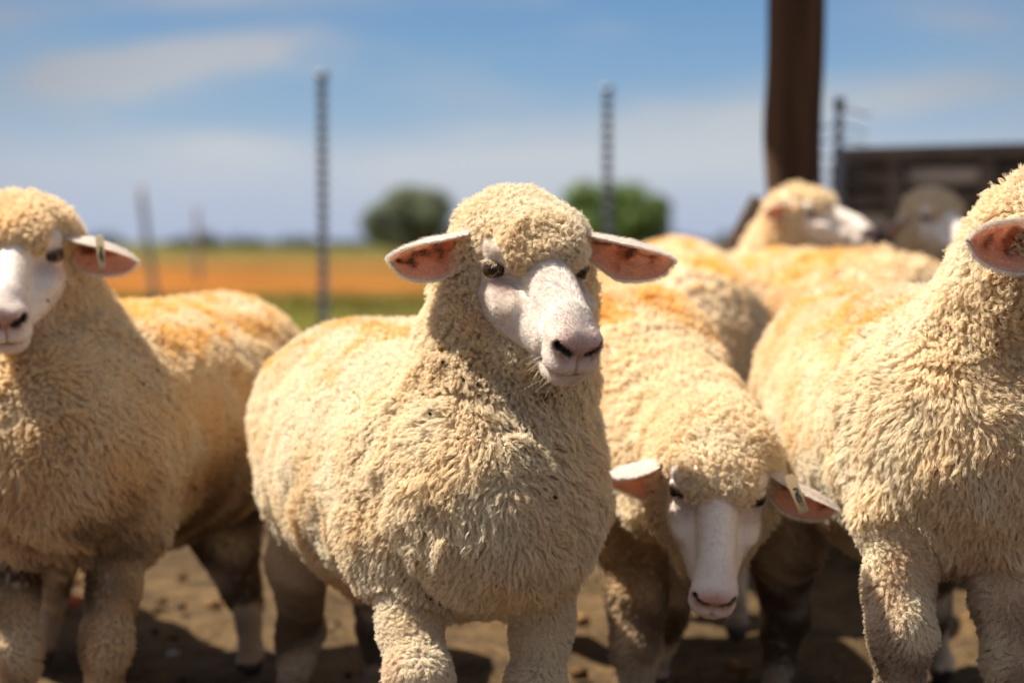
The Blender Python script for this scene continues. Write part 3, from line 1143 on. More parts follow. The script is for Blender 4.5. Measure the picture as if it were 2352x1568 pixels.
        fl = np.tile([0, 0, -1.0], (m, 1))
        Lh = np.full(m, 0.0075)
        if hd is not None:
            ql = hd.loc(rp.astype(np.float32))
            fl[isf] = hd.wd(np.stack([np.tanh(ql[:, 0] / 0.014) * 0.55, -0.8 + 0 * ql[:, 0], -0.45 + 0 * ql[:, 0]], 1))[isf]
            Lh[isf] = 0.0075 * np.clip(1.25 - (ql[isf, 1] - 0.02) * 3.6, 0.45, 1.2)
        fl = fl + N_FLOW(rp) * 0.25
        fl = nrm(fl - rn * (fl * rn).sum(1, keepdims=True))
        dv = nrm(fl + rn * 0.13 + rng.normal(size=(m, 3)) * 0.11)
        Lh = Lh * rng.uniform(0.6, 1.3, m)
        K = 4
        t = np.linspace(0, 1, K)
        P = (rp - rn * 0.0004)[:, None] + (Lh[:, None] * t)[..., None] * dv[:, None] + (Lh[:, None] * 0.10 * t ** 2)[..., None] * rn[:, None]
        r = np.broadcast_to(0.00017 * (1 - 0.7 * t), (m, K))
        cc = np.clip(c0 * 1.08 * rng.uniform(0.84, 1.10, (m, 1)) * (1 + 0.09 * N_HAIR(rp))[:, None] + 0.02, 0, 0.93)
        hair_obj('short_fur', P, r, cc, M_FUR, root)
    # ---------------- bits of dung and chaff caught in the wool, whiskers
    if sp.get('flecks'):
        bvh = BVHTree.FromPolygons([tuple(v) for v in V], [tuple(int(k) for k in f) for f in F])
        mb = MB()
        cols = []
        o3 = Vector((0, 0, CAMZ))
        base = [(-1, -1, -.8), (1, -1, -.7), (1, 1, -.8), (-1, 1, -.7), (-.7, -.8, .8), (.8, -.6, .7), (.7, .8, .9), (-.8, .7, .7)]
        fc = [(0, 3, 2, 1), (4, 5, 6, 7), (0, 1, 5, 4), (1, 2, 6, 5), (2, 3, 7, 6), (3, 0, 4, 7)]
        for (u, v, sz, kind) in sp['flecks']:
            dr = Vector(W(u, v, 2.0)) - o3
            hit, nr, _, _ = bvh.ray_cast(o3, dr.normalized())
            if hit is None:
                continue
            p = np.array(hit - dr.normalized() * (0.013 + 0.005 * rng.uniform()))
            q = np.array(base) * np.array([0.55, 0.45, 1.0]) * sz * rng.uniform(0.6, 1.3, (8, 3))
            q = q @ rotx(rng.uniform(-1, 1)).T @ roty(rng.uniform(-0.8, 0.8)).T @ rotz(rng.uniform(0, 6)).T
            mb.add(q + p, fc)
            c = np.array([0.055, 0.040, 0.022]) if kind == 0 else np.array([0.22, 0.13, 0.03])
            cols += [c * rng.uniform(0.6, 1.5)] * 8
        mesh_obj('dirt_flecks', np.array(mb.V), mb.F, M_DIRT, root, True, np.array(cols))['kind'] = 'stuff'
    if sp.get('whiskers'):
        n = 46
        sgn = rng.choice([-1, 1], n)
        q0 = np.stack([sgn * rng.uniform(0.006, 0.030, n), rng.uniform(0.14, 0.20, n), rng.uniform(-0.075, -0.045, n)], 1)
        dv = nrm(np.stack([sgn * rng.uniform(0.3, 1.0, n), rng.uniform(-0.2, 0.5, n), rng.uniform(-1.0, 0.0, n)], 1))
        t = np.linspace(0, 1, 7)
        L_ = rng.uniform(0.015, 0.034, n)
        pts = q0[:, None] + (L_[:, None] * t)[..., None] * dv[:, None] + np.array([0, -0.2, -0.5]) * (L_[:, None] * 0.5 * t ** 2)[..., None]
        hair_obj('whiskers', hd.w(pts.reshape(-1, 3)).reshape(n, 7, 3), np.broadcast_to(0.00016 * (1 - 0.6 * t), (n, 7)), np.tile([0.85, 0.72, 0.52], (n, 1)), M_FUR, root)
    if hd is not None:
        for e in sp.get('eyes', []):
            build_eye(root, hd, e['side'], rng, e.get('u', 0.16), e.get('l', 0.46), e.get('lash', True))
        for e in sp.get('ears', []):
            ear, info = build_ear(root, e['base'], e['tip'], e['open'], e['w'], rng, e.get('fold', 0.5), e.get('fuzz', 2600), 1, e.get('droop', 0.1), e.get('dark', 1.0))
            if 'tag' in e:
                t = e['tag']
                build_tag(ear, np.asarray(t['p']), t['along'], t['across'], t['face'], t['len'], t['w'], rng)
    return root, body


def fibres(sp_cell, nper, K, rad):
    return (sp_cell, nper, K, rad)


def D(u, v, d, r):
    return (W(u, v, d), r)


def ground(p, dx=0.0, dy=0.0):
    return np.array([p[0] + dx, p[1] + dy, 0.0])


def fore_leg(el, knee, foot, ru=0.050, wool=2, rk=0.026):
    """shoulder/elbow -> mid -> knee -> fetlock -> hoof"""
    el, knee, foot = np.asarray(el), np.asarray(knee), np.asarray(foot)
    midp = el * 0.5 + knee * 0.5
    fet = knee * 0.25 + foot * 0.75 + np.array([0, 0, 0.02])
    return leg_chain([el, midp, knee, fet, foot + np.array([0, 0, 0.02])], [ru * 0.92, ru * 0.70, rk * 1.12, 0.019, 0.021], wool)


def hind_leg(hip, stifle, hock, foot, ru=0.085, wool=2):
    hip, stifle, hock, foot = map(np.asarray, (hip, stifle, hock, foot))
    fet = hock * 0.25 + foot * 0.75 + np.array([0, 0, 0.02])
    return leg_chain([hip, stifle, hock, fet, foot + np.array([0, 0, 0.02])], [ru * 0.9, ru * 0.60, 0.028, 0.019, 0.021], wool)


#@ENV
# ------------------------------------------------------------------ ground and far field
def graded(lo, hi, step, far, grow=1.22):
    core = np.arange(lo, hi + step * 0.5, step)
    out, x, s = [], hi, step
    while x < far:
        s *= grow
        x += s
        out.append(x)
    low, x, s = [], lo, step
    while x > -far:
        s *= grow
        x -= s
        low.append(x)
    return np.concatenate([low[::-1], core, out])


def build_ground():
    gx = graded(-2.6, 2.6, 0.035, 9000.0)
    gy = graded(2.2, 6.2, 0.035, 12000.0)
    X, Y = np.meshgrid(gx, gy, indexing='ij')
    P = np.stack([X, Y, np.zeros_like(X)], -1).reshape(-1, 3)
    near = np.clip(1.4 - np.hypot(P[:, 0] / 6.0, (P[:, 1] - 4.0) / 7.0), 0, 1)
    z = (make_noise(21, 9.0, 14)(P) * 0.006 + make_noise(22, 26.0, 14)(P) * 0.0045 + make_noise(23, 2.2, 10)(P) * 0.010) * near
    P[:, 2] = z - 0.006 * near
    nx, ny = len(gx), len(gy)
    i, j = np.meshgrid(np.arange(nx - 1), np.arange(ny - 1), indexing='ij')
    a = (i * ny + j).ravel()
    F = np.stack([a, a + ny, a + ny + 1, a + 1], 1)
    m, nt, out = new_mat('paddock_ground')
    N, L = nt.nodes.new, nt.links.new
    b = N('ShaderNodeBsdfPrincipled')
    b.inputs['Roughness'].default_value = 0.95
    b.inputs['Specular IOR Level'].default_value = 0.1
    geo = N('ShaderNodeNewGeometry')
    sep = N('ShaderNodeSeparateXYZ')
    L(geo.outputs['Position'], sep.inputs[0])
    # dry trampled soil
    n1 = N('ShaderNodeTexNoise')
    n1.inputs['Scale'].default_value = 7.0
    n1.inputs['Detail'].default_value = 8
    n1.inputs['Roughness'].default_value = 0.65
    n2 = N('ShaderNodeTexNoise')
    n2.inputs['Scale'].default_value = 70.0
    n2.inputs['Detail'].default_value = 5
    for n in (n1, n2):
        L(geo.outputs['Position'], n.inputs['Vector'])
    r1 = N('ShaderNodeValToRGB')
    r1.color_ramp.elements[0].position = 0.33
    r1.color_ramp.elements[0].color = (0.058, 0.039, 0.022, 1)
    r1.color_ramp.elements[1].position = 0.66
    r1.color_ramp.elements[1].color = (0.150, 0.096, 0.046, 1)
    e = r1.color_ramp.elements.new(0.48)
    e.color = (0.095, 0.061, 0.031, 1)
    L(n1.outputs['Fac'], r1.inputs[0])
    mul = N('ShaderNodeMapRange')
    mul.inputs['From Min'].default_value = 0.3
    mul.inputs['From Max'].default_value = 0.7
    mul.inputs['To Min'].default_value = 0.6
    mul.inputs['To Max'].default_value = 1.35
    L(n2.outputs['Fac'], mul.inputs['Value'])
    soil = N('ShaderNodeVectorMath')
    soil.operation = 'SCALE'
    L(r1.outputs[0], soil.inputs[0])
    L(mul.outputs[0], soil.inputs['Scale'])
    # distance bands of the farm beyond the pen: grass strip, ploughed orange soil, dry pasture
    mp = N('ShaderNodeMapping')
    mp.inputs['Scale'].default_value = (0.055, 0.22, 1.0)
    nb = N('ShaderNodeTexNoise')
    nb.inputs['Scale'].default_value = 1.0
    nb.inputs['Detail'].default_value = 4
    L(geo.outputs['Position'], mp.inputs[0])
    L(mp.outputs[0], nb.inputs['Vector'])
    lg = N('ShaderNodeMath')
    lg.operation = 'LOGARITHM'
    lg.inputs[1].default_value = 10.0
    mx_ = N('ShaderNodeMath')
    mx_.operation = 'MAXIMUM'
    mx_.inputs[1].default_value = 1.0
    L(sep.outputs['Y'], mx_.inputs[0])
    L(mx_.outputs[0], lg.inputs[0])
    jit = N('ShaderNodeMath')
    jit.operation = 'MULTIPLY_ADD'
    jit.inputs[1].default_value = 0.34
    L(nb.outputs['Fac'], jit.inputs[0])
    L(lg.outputs[0], jit.inputs[2])
    rg = N('ShaderNodeMapRange')
    rg.inputs['From Min'].default_value = 1.0 + 0.17
    rg.inputs['From Max'].default_value = 3.0 + 0.17
    L(jit.outputs[0], rg.inputs['Value'])
    band = N('ShaderNodeValToRGB')
    els = band.color_ramp.elements
    def p(y):
        return (math.log10(y) - 1.0) / 2.0
    els[0].position = p(11.5)
    els[0].color = (0.23, 0.13, 0.05, 1)
    els[1].position = p(900)
    els[1].color = (0.085, 0.088, 0.034, 1)
    for y, c in ((14.0, (0.098, 0.096, 0.013)), (22.5, (0.105, 0.098, 0.013)), (27.0, (0.185, 0.088, 0.016)), (34.0, (0.275, 0.092, 0.010)),
                 (50.0, (0.215, 0.085, 0.013)), (72.0, (0.150, 0.088, 0.018)), (120.0, (0.100, 0.088, 0.022)), (260.0, (0.070, 0.078, 0.020))):
        e = els.new(p(y))
        e.color = (*c, 1)
    L(rg.outputs[0], band.inputs[0])
    bm = N('ShaderNodeVectorMath')
    bm.operation = 'SCALE'
    mr = N('ShaderNodeMapRange')
    mr.inputs['From Min'].default_value = 0.3
    mr.inputs['From Max'].default_value = 0.7
    mr.inputs['To Min'].default_value = 0.55
    mr.inputs['To Max'].default_value = 1.5
    n3 = N('ShaderNodeTexNoise')
    n3.inputs['Scale'].default_value = 0.55
    n3.inputs['Detail'].default_value = 7
    L(geo.outputs['Position'], n3.inputs['Vector'])
    L(n3.outputs['Fac'], mr.inputs['Value'])
    # patches of dry grass over the ploughed soil, thicker towards the right
    mp2 = N('ShaderNodeMapping')
    mp2.inputs['Scale'].default_value = (0.10, 0.16, 1.0)
    n4 = N('ShaderNodeTexNoise')
    n4.inputs['Scale'].default_value = 1.0
    n4.inputs['Detail'].default_value = 5
    L(geo.outputs['Position'], mp2.inputs[0])
    L(mp2.outputs[0], n4.inputs['Vector'])
    xr = N('ShaderNodeMapRange')
    xr.inputs['From Min'].default_value = -9.0
    xr.inputs['From Max'].default_value = 9.0
    xr.inputs['To Min'].default_value = -0.14
    xr.inputs['To Max'].default_value = 0.20
    L(sep.outputs['X'], xr.inputs['Value'])
    ad = N('ShaderNodeMath')
    ad.operation = 'ADD'
    L(n4.outputs['Fac'], ad.inputs[0])
    L(xr.outputs[0], ad.inputs[1])
    pf = N('ShaderNodeMapRange')
    pf.interpolation_type = 'SMOOTHSTEP'
    pf.inputs['From Min'].default_value = 0.38
    pf.inputs['From Max'].default_value = 0.60
    pf.inputs['To Max'].default_value = 0.8
    L(ad.outputs[0], pf.inputs['Value'])
    gm_ = N('ShaderNodeMix')
    gm_.data_type = 'RGBA'
    gm_.inputs[7].default_value = (0.115, 0.088, 0.018, 1)
    L(pf.outputs[0], gm_.inputs[0])
    L(band.outputs[0], gm_.inputs[6])
    L(gm_.outputs[2], bm.inputs[0])
    L(mr.outputs[0], bm.inputs['Scale'])
    f = N('ShaderNodeMapRange')
    f.interpolation_type = 'SMOOTHSTEP'
    f.inputs['From Min'].default_value = 9.5
    f.inputs['From Max'].default_value = 13.0
    L(sep.outputs['Y'], f.inputs['Value'])
    mix = N('ShaderNodeMix')
    mix.data_type = 'RGBA'
    L(f.outputs[0], mix.inputs[0])
    L(soil.outputs[0], mix.inputs[6])
    L(bm.outputs[0], mix.inputs[7])
    L(mix.outputs[2], b.inputs['Base Color'])
    bp = N('ShaderNodeBump')
    bp.inputs['Strength'].default_value = 0.9
    bp.inputs['Distance'].default_value = 0.012
    L(n2.outputs['Fac'], bp.inputs['Height'])
    bp2 = N('ShaderNodeBump')
    bp2.inputs['Strength'].default_value = 0.6
    bp2.inputs['Distance'].default_value = 0.05
    L(n1.outputs['Fac'], bp2.inputs['Height'])
    L(bp.outputs[0], bp2.inputs['Normal'])
    L(bp2.outputs[0], b.inputs['Normal'])
    L(b.outputs[0], out.inputs[0])
    return tag(mesh_obj('ground', P, F, m), kind='structure')


build_ground()
M_LEAF = col_mat('leaf_green', 0.6, 0.2, 0.0, 5.0, 0.25, 0.0)
M_BARK = noise_mat('bark', (0.05, 0.03, 0.018), (0.12, 0.075, 0.045), 12.0, 0.9, 0.5, (1, 1, 0.2))
M_OLDWOOD = noise_mat('weathered_pole', (0.026, 0.013, 0.007), (0.105, 0.053, 0.027), 9.0, 0.85, 0.6, (1, 1, 0.10))
M_PLANK = noise_mat('weathered_plank', (0.42, 0.35, 0.28), (0.70, 0.60, 0.49), 7.0, 0.9, 0.4, (0.25, 1, 2.5))
M_PLANKD = noise_mat('dark_plank', (0.10, 0.075, 0.055), (0.25, 0.19, 0.14), 7.0, 0.9, 0.4, (0.25, 1, 2.5))
M_STEEL = noise_mat('galvanised_steel', (0.20, 0.22, 0.26), (0.34, 0.37, 0.43), 40.0, 0.6, 0.15, (1, 1, 1), 0.1)
M_GREYWOOD = noise_mat('silvered_wood', (0.22, 0.22, 0.23), (0.36, 0.35, 0.35), 9.0, 0.9, 0.3, (1, 1, 0.1))
M_TIN = noise_mat('roof_iron', (0.22, 0.20, 0.18), (0.38, 0.36, 0.34), 6.0, 0.5, 0.2, (1, 1, 1), 0.5)


def tube(path, radii, sides=8, caps=True, twist=0.0, squash=1.0):
    path = np.asarray(path, float)
    n = len(path)
    tg = nrm(np.gradient(path, axis=0))
    ref = np.array([0.0, 1.0, 0.0]) if abs(tg[0][1]) < 0.9 else np.array([1.0, 0, 0])
    V, F = [], []
    for i in range(n):
        a = nrm(np.cross(tg[i], ref))
        b = np.cross(tg[i], a)
        for k in range(sides):
            th = 2 * math.pi * k / sides
            x, y = math.cos(th), math.sin(th) * squash
            c, s = math.cos(twist * i), math.sin(twist * i)
            V.append(path[i] + radii[i] * ((x * c - y * s) * a + (x * s + y * c) * b))
    for i in range(n - 1):
        for k in range(sides):
            F.append((i * sides + k, i * sides + (k + 1) % sides, (i + 1) * sides + (k + 1) % sides, (i + 1) * sides + k))
    if caps:
        F.append(tuple(range(sides - 1, -1, -1)))
        F.append(tuple((n - 1) * sides + k for k in range(sides)))
    return V, F


class MB:
    def __init__(self):
        self.V, self.F = [], []

    def add(self, V, F):
        o = len(self.V)
        self.V += [tuple(v) for v in V]
        self.F += [tuple(i + o for i in f) for f in F]

    def box(self, c, ax, hs, bev=0.12):
        """box with chamfered long edges: centre, three axes, half sizes"""
        c = np.asarray(c, float)
        ax = [nrm(a) for a in ax]
        bv = bev * min(hs)
        prof = []
        for sx, sz in ((-1, -1), (1, -1), (1, 1), (-1, 1)):
            x, z = sx * hs[1], sz * hs[2]
            p1 = (x - sx * bv, z) if sx * sz > 0 else (x, z - sz * bv)
            p2 = (x, z - sz * bv) if sx * sz > 0 else (x - sx * bv, z)
            prof += [p2, p1] if False else [p1, p2]
        prof = sorted(prof, key=lambda q: math.atan2(q[1], q[0]))
        n = len(prof)
        V = [c + ax[0] * s * hs[0] + ax[1] * q[0] + ax[2] * q[1] for s in (-1, 1) for q in prof]
        F = [(k, (k + 1) % n, n + (k + 1) % n, n + k) for k in range(n)]
        F += [tuple(range(n - 1, -1, -1)), tuple(range(n, 2 * n))]
        self.add(V, F)

    def build(self, name, mat, parent=None, smooth=False, col=None):
        return mesh_obj(name, np.array(self.V), self.F, mat, parent, smooth, None if col is None else np.tile(col, (len(self.V), 1)))


# ------------------------------------------------------------------ bushes on the horizon
def build_bush(name, label, loc, w, h, leaves, seed, tone, leafs=0.11, stems=4, group='bushes along the horizon'):
    r = np.random.default_rng(seed)
    root = empty(name, loc)
    tag(root, label, 'bush' if h < 4 else 'tree', group)
    lob = []
    for k in range(13):
        a = 2.4 * k + r.uniform(-0.4, 0.4)
        q = 0.78 * math.sqrt((k + 0.3) / 13.0)
        lob.append((np.array([math.cos(a) * q * w * 0.5, math.sin(a) * q * w * 0.5, h * r.uniform(0.18, 0.78 - 0.42 * (q / 0.78) ** 2)]), r.uniform(0.18, 0.30) * min(w, h)))
    pts, nrmv, sh = [], [], []
    per = leaves // len(lob)
    for c, rad in lob:
        d = nrm(r.normal(size=(per, 3)))
        q = rad * r.uniform(0.45, 1.08, (per, 1)) ** 0.6
        p = c + d * q * np.array([1.15, 1.15, 0.95])
        pts.append(p)
        nrmv.append(d)
        sh.append(np.full(per, r.uniform(0.8, 1.2)))
    p, d, sh = np.concatenate(pts), np.concatenate(nrmv), np.concatenate(sh)
    ok = (p[:, 2] > 0.06 * h) & (make_noise(seed, 2.6 / (0.25 * h), 10)(p) > -0.75)
    p, d, sh = p[ok], d[ok], sh[ok]
    n = len(p)
    a = nrm(np.cross(d, r.normal(size=(n, 3))))
    b = nrm(np.cross(d, a) + r.normal(size=(n, 3)) * 0.5)
    s = leafs * r.uniform(0.6, 1.3, (n, 1))
    V = np.stack([p - a * s, p - b * s * 0.45, p + a * s, p + b * s * 0.45], 1).reshape(-1, 3)
    F = np.arange(4 * n).reshape(n, 4)
    col = np.repeat(np.asarray(tone)[None] * (sh * r.uniform(0.7, 1.35, n))[:, None], 4, 0)
    mesh_obj('crown', V, F, M_LEAF, root, False, col).location = (0, 0, 0)
    mb = MB()
    for k in range(stems):
        c = lob[k][0]
        mid_ = c * np.array([0.35, 0.35, 0.5])
        mb.add(*tube([(0.05 * k, 0.03 * k, -0.05), mid_, c], [0.05 * h / 3, 0.035 * h / 3, 0.012], 7))
    mb.build('trunk', M_BARK, root, True)
    for ch in root.children:
        ch.matrix_parent_inverse.identity()
    return root


def at_ground(u, d):
    p = W(u, 555, d)
    return (float(p[0]), float(p[1]), 0.0)


build_bush('bush', 'grey green loose bush on the horizon left of the focused head', at_ground(938, 88), 4.0, 4.9, 10000, 31, (0.165, 0.195, 0.115), 0.15)
build_bush('bush', 'rounded dark green bush on the horizon right of the focused head', at_ground(1418, 78), 6.0, 4.1, 14000, 32, (0.115, 0.175, 0.038), 0.15)
far = [(1062, 120, 2.6, 3.0), (1668, 140, 2.2, 2.0), (690, 190, 7.0, 1.9), (560, 210, 6.0, 2.1), (470, 170, 3.2, 2.4), (420, 230, 5.0, 2.0),
       (235, 200, 5.0, 2.4), (820, 240, 8.0, 1.6), (1560, 230, 8.0, 2.0), (1720, 200, 4.0, 2.0)]
src = None
names = ['hazy low bush on the horizon right behind the grey green bush', 'small hazy bush on the horizon left of the dark post',
         'wide low hedge bush on the horizon just left of the tall twisted post', 'low bush on the horizon between the leaning posts and the tall twisted post',
         'narrow far bush on the horizon beside the fainter leaning post', 'far low bush on the horizon behind the leaning posts',
         'far bush on the horizon just right of the tagged ear', 'flattest wide bush on the horizon left of the grey green bush',
         'wide low bush on the horizon right of the rounded dark green bush', 'far bush on the horizon partly behind the dark post']
for k, (u, d, w_, h_) in enumerate(far):
    if src is None:
        src = build_bush('bush', names[k], at_ground(u, d), w_, h_, 1500, 40, (0.075, 0.095, 0.065), 0.16, 3)
        src_wh = (w_, h_)
    else:
        c = src.copy()
        COL.objects.link(c)
        c.location = at_ground(u, d)
        c.scale = (w_ / src_wh[0], w_ / src_wh[0], h_ / src_wh[1])
        c.rotation_euler = (0, 0, 0.9 * k)
        c['label'] = names[k]
        for ch in src.children:
            q = ch.copy()
            COL.objects.link(q)
            q.parent = c


# grass strip beyond the pen: blades in tufts
def build_grass():
    r = np.random.default_rng(51)
    n = 16000
    x = r.uniform(-9, 9, n)
    y = r.uniform(13.0, 25.0, n)
    cl = make_noise(52, 1.6, 12)(np.stack([x, y, 0 * x], 1))
    ok = cl > -0.35
    x, y = x[ok], y[ok]
    n = len(x)
    h = r.uniform(0.04, 0.15, n)
    a = r.uniform(0, 6.283, n)
    w_ = 0.006
    dx, dy = np.cos(a) * w_, np.sin(a) * w_
    lx, ly = r.normal(size=(2, n)) * 0.035
    V = np.stack([np.stack([x - dx, y - dy, 0 * x - 0.01], 1), np.stack([x + dx, y + dy, 0 * x - 0.01], 1),
                  np.stack([x + lx * 0.4 + dx * .7, y + ly * 0.4 + dy * .7, h * 0.6], 1), np.stack([x + lx, y + ly, h], 1)], 1).reshape(-1, 3)
    F = np.arange(4 * n).reshape(n, 4)
    c = np.repeat(np.array([0.10, 0.108, 0.014])[None] * r.uniform(0.6, 1.5, (n, 1)), 4, 0)
    tag(mesh_obj('grass', V, F, M_LEAF, None, False, c), kind='stuff')


build_grass()


# loose clods, pellets and pebbles trodden into the pen
def build_clods():
    r = np.random.default_rng(53)
    mb = MB()
    n = 1000
    base = [(-1, -1, -.6), (1, -1, -.7), (1, 1, -.6), (-1, 1, -.7), (-.7, -.8, .6), (.8, -.6, .5), (.7, .8, .7), (-.8, .7, .5)]
    fc = [(0, 3, 2, 1), (4, 5, 6, 7), (0, 1, 5, 4), (1, 2, 6, 5), (2, 3, 7, 6), (3, 0, 4, 7)]
    cols = []
    for k in range(n):
        y = r.uniform(2.4, 9.0)
        x = r.uniform(-0.62, 0.62) * y * 0.62
        s = 0.004 + 0.011 * r.uniform() ** 2.5
        v = np.array(base) * s * r.uniform(0.7, 1.2, (8, 3))
        v = v @ rotz(r.uniform(0, 6.28)).T @ rotx(r.uniform(-.4, .4)).T + np.array([x, y, s * 0.25])
        mb.add(v, fc)
        t = r.uniform(0.35, 1.3)
        c = np.array([0.20, 0.115, 0.05]) if r.uniform() < 0.7 else np.array([0.07, 0.045, 0.03])
        cols += [c * t] * 8
    tag(mesh_obj('dirt_clods', np.array(mb.V), mb.F, M_DIRT, None, True, np.array(cols)), kind='stuff')


build_clods()


def stone(label, u, v, d, r_, colr, seed):
    p = W(u, v, d)
    p[2] = r_ * 0.55
    rr = np.random.default_rng(seed)
    V, F = [], []
    nz_ = make_noise(seed, 1.6, 8)
    NU, NV = 14, 9
    for i in range(NV + 1):
        th = math.pi * i / NV
        for j in range(NU):
            a = 2 * math.pi * j / NU
            q = np.array([math.sin(th) * math.cos(a) * 1.15, math.sin(th) * math.sin(a), math.cos(th) * 0.75])
            V.append(p + q * r_ * (1 + 0.12 * float(nz_(q[None])[0])))
    for i in range(NV):
        for j in range(NU):
            F.append((i * NU + j, i * NU + (j + 1) % NU, (i + 1) * NU + (j + 1) % NU, (i + 1) * NU + j))
    tag(mesh_obj('stone', V, F, M_DIRT, None, True, np.tile(colr, (len(V), 1))), label, 'stone')


stone('reddish stone on the dirt between the legs of the left sheep', 165, 1385, 3.98, 0.017, (0.50, 0.13, 0.07), 61)
stone('pale pebble on the bare dirt right of the left sheep legs', 396, 1505, 3.48, 0.011, (0.42, 0.38, 0.34), 62)


# ------------------------------------------------------------------ twisted steel fence posts
def steel_post(label, top, base, half, steps=0, group='twisted steel posts of the fence', mat=None):
    root = empty('fence_post', (float(base[0]), float(base[1]), 0.0))
    tag(root, label, 'fence post', group)
    top, base = np.asarray(top), np.asarray(base)
    L = np.linalg.norm(top - base)
    n = int(L / 0.012)
    t = np.linspace(0, 1, n)
    path = base + (top - base) * t[:, None]
    V, F = tube(path, [half] * n, 8, True, 2 * math.pi * 0.012 / 0.095, 0.30)
    mb = MB()
    mb.add(V, F)
    mb.build('shaft', mat or M_STEEL, root, False)
    cap = MB()
    cap.add(*tube([top - (top - base) / L * 0.015, top + (top - base) / L * 0.012], [half * 1.05, half * 0.8], 12))
    cap.build('cap', mat or M_STEEL, root, True)
    return root


def post_at(u, vtop, d, half, label, lean=0.0):
    top = W(u, vtop, d)
    base = np.array([top[0] + lean, top[1], -0.05])
    return steel_post(label, top, base, half)


post_at(740, 172, 8.0, 0.029, 'tallest twisted steel post left of the focused sheep')
post_at(1396, 204, 8.6, 0.028, 'twisted steel post above the rounded dark green bush')


def wood_stake(label, u, vtop, d, r_, lean):
    top = W(u, vtop, d)
    root = empty('fence_post', (float(top[0] + lean), float(top[1]), 0.0))
    tag(root, label, 'fence post', 'leaning wooden posts far out in the field')
    base = np.array([top[0] + lean, top[1], -0.05])
    t = np.linspace(0, 1, 9)[:, None]
    mb = MB()
    mb.add(*tube(base + (top - base) * t, list(r_ * (1.08 - 0.15 * t[:, 0])), 10))
    mb.build('shaft', M_GREYWOOD, root, True)
    cp = MB()
    cp.add(*tube([top, top + np.array([0, 0, 0.03])], [r_ * 0.93, r_ * 0.5], 10))
    cp.build('cut_end', M_PLANK, root, True)


wood_stake('leaning wooden fence post in the field right of the tagged ear', 322, 432, 24.0, 0.045, 0.19)
wood_stake('fainter wooden fence post farther out between the leaning and tall posts', 452, 474, 36.0, 0.045, 0.02)


# ------------------------------------------------------------------ the dark pole, its brace, the added shade roof and the plank wall
def build_pole():
    root = empty('wooden_pole', (0.90, 5.87, 0.0))
    tag(root, 'thick dark round wooden pole rising out of the frame behind the profile sheep', 'pole')
    n = 60
    z = np.linspace(-0.1, 3.48, n)
    wob = make_noise(71, 1.6, 8)(np.stack([0 * z, 0 * z, z], 1))
    path = np.stack([0.897 + 0.006 * wob - 0.010 * np.exp(-((z - 1.12) / 0.16) ** 2), 5.87 + 0.004 * wob, z], 1)
    V, F = tube(path, list(0.091 + 0.0025 * np.sin(z * 5.0) + 0.004 * np.exp(-((z - 1.12) / 0.12) ** 2)), 28)
    V = np.array(V)
    V[:, :2] += (make_noise(72, 14.0, 12)(V * np.array([1, 1, 0.22])) * 0.0022)[:, None] * nrm(V[:, :2] - np.repeat(path[:, :2], 28, 0))
    mb = MB()
    mb.add(V, F)
    mb.build('shaft', M_OLDWOOD, root, True)
    br = MB()
    a, b = W(1748, 462, 5.80), W(1380, 1130, 5.70)
    b[2] = -0.03
    t = np.linspace(0, 1, 12)[:, None]
    br.add(*tube(a + (b - a) * t, [0.036] * 12, 12))
    br.build('brace', M_OLDWOOD, root, True)
    return root


build_pole()


def build_shade_roof():  # added out of view to cast shade on the dim sheep and wall
    root = empty('shade_roof', (1.9, 7.6, 3.48))
    tag(root, 'added corrugated iron roof above the frame, shading the dim sheep and plank wall', 'roof')
    # corrugated sheet
    nx, ny = 300, 2
    x = np.linspace(-0.75, 5.0, nx)
    V, F = [], []
    for layer in (0.0, -0.003):
        for yy, zz in ((5.78, 3.60), (9.9, 3.84)):
            for xx in x:
                V.append((xx, yy, zz + 0.014 * math.sin(xx * 2 * math.pi / 0.076) + layer))
    for l in (0, 1):
        o = l * nx * 2
        for i in range(nx - 1):
            q = (o + i, o + i + 1, o + nx + i + 1, o + nx + i)
            F.append(q if l == 0 else q[::-1])
    mb = MB()
    mb.add(V, F)
    mb.build('sheeting', M_TIN, root, False)
    bm = MB()
    bm.box((2.13, 5.87, 3.53), ((1, 0, 0), (0, 1, 0), (0, 0, 1)), (2.85, 0.045, 0.05))
    bm.box((2.13, 9.8, 3.75), ((1, 0, 0), (0, 1, 0), (0, 0, 1)), (2.85, 0.045, 0.05))
    bm.build('beams', M_OLDWOOD, root)
    ps = MB()
    for xx in (1.498, 4.9):
        ps.add(*tube([(xx, 9.8, -0.05), (xx, 9.8, 3.69)], [0.07, 0.065], 14))
    ps.add(*tube([(4.8, 5.87, -0.05), (4.8, 5.87, 3.47)], [0.07, 0.065], 14))
    ps.build('rear_posts', M_OLDWOOD, root, True)


build_shade_roof()


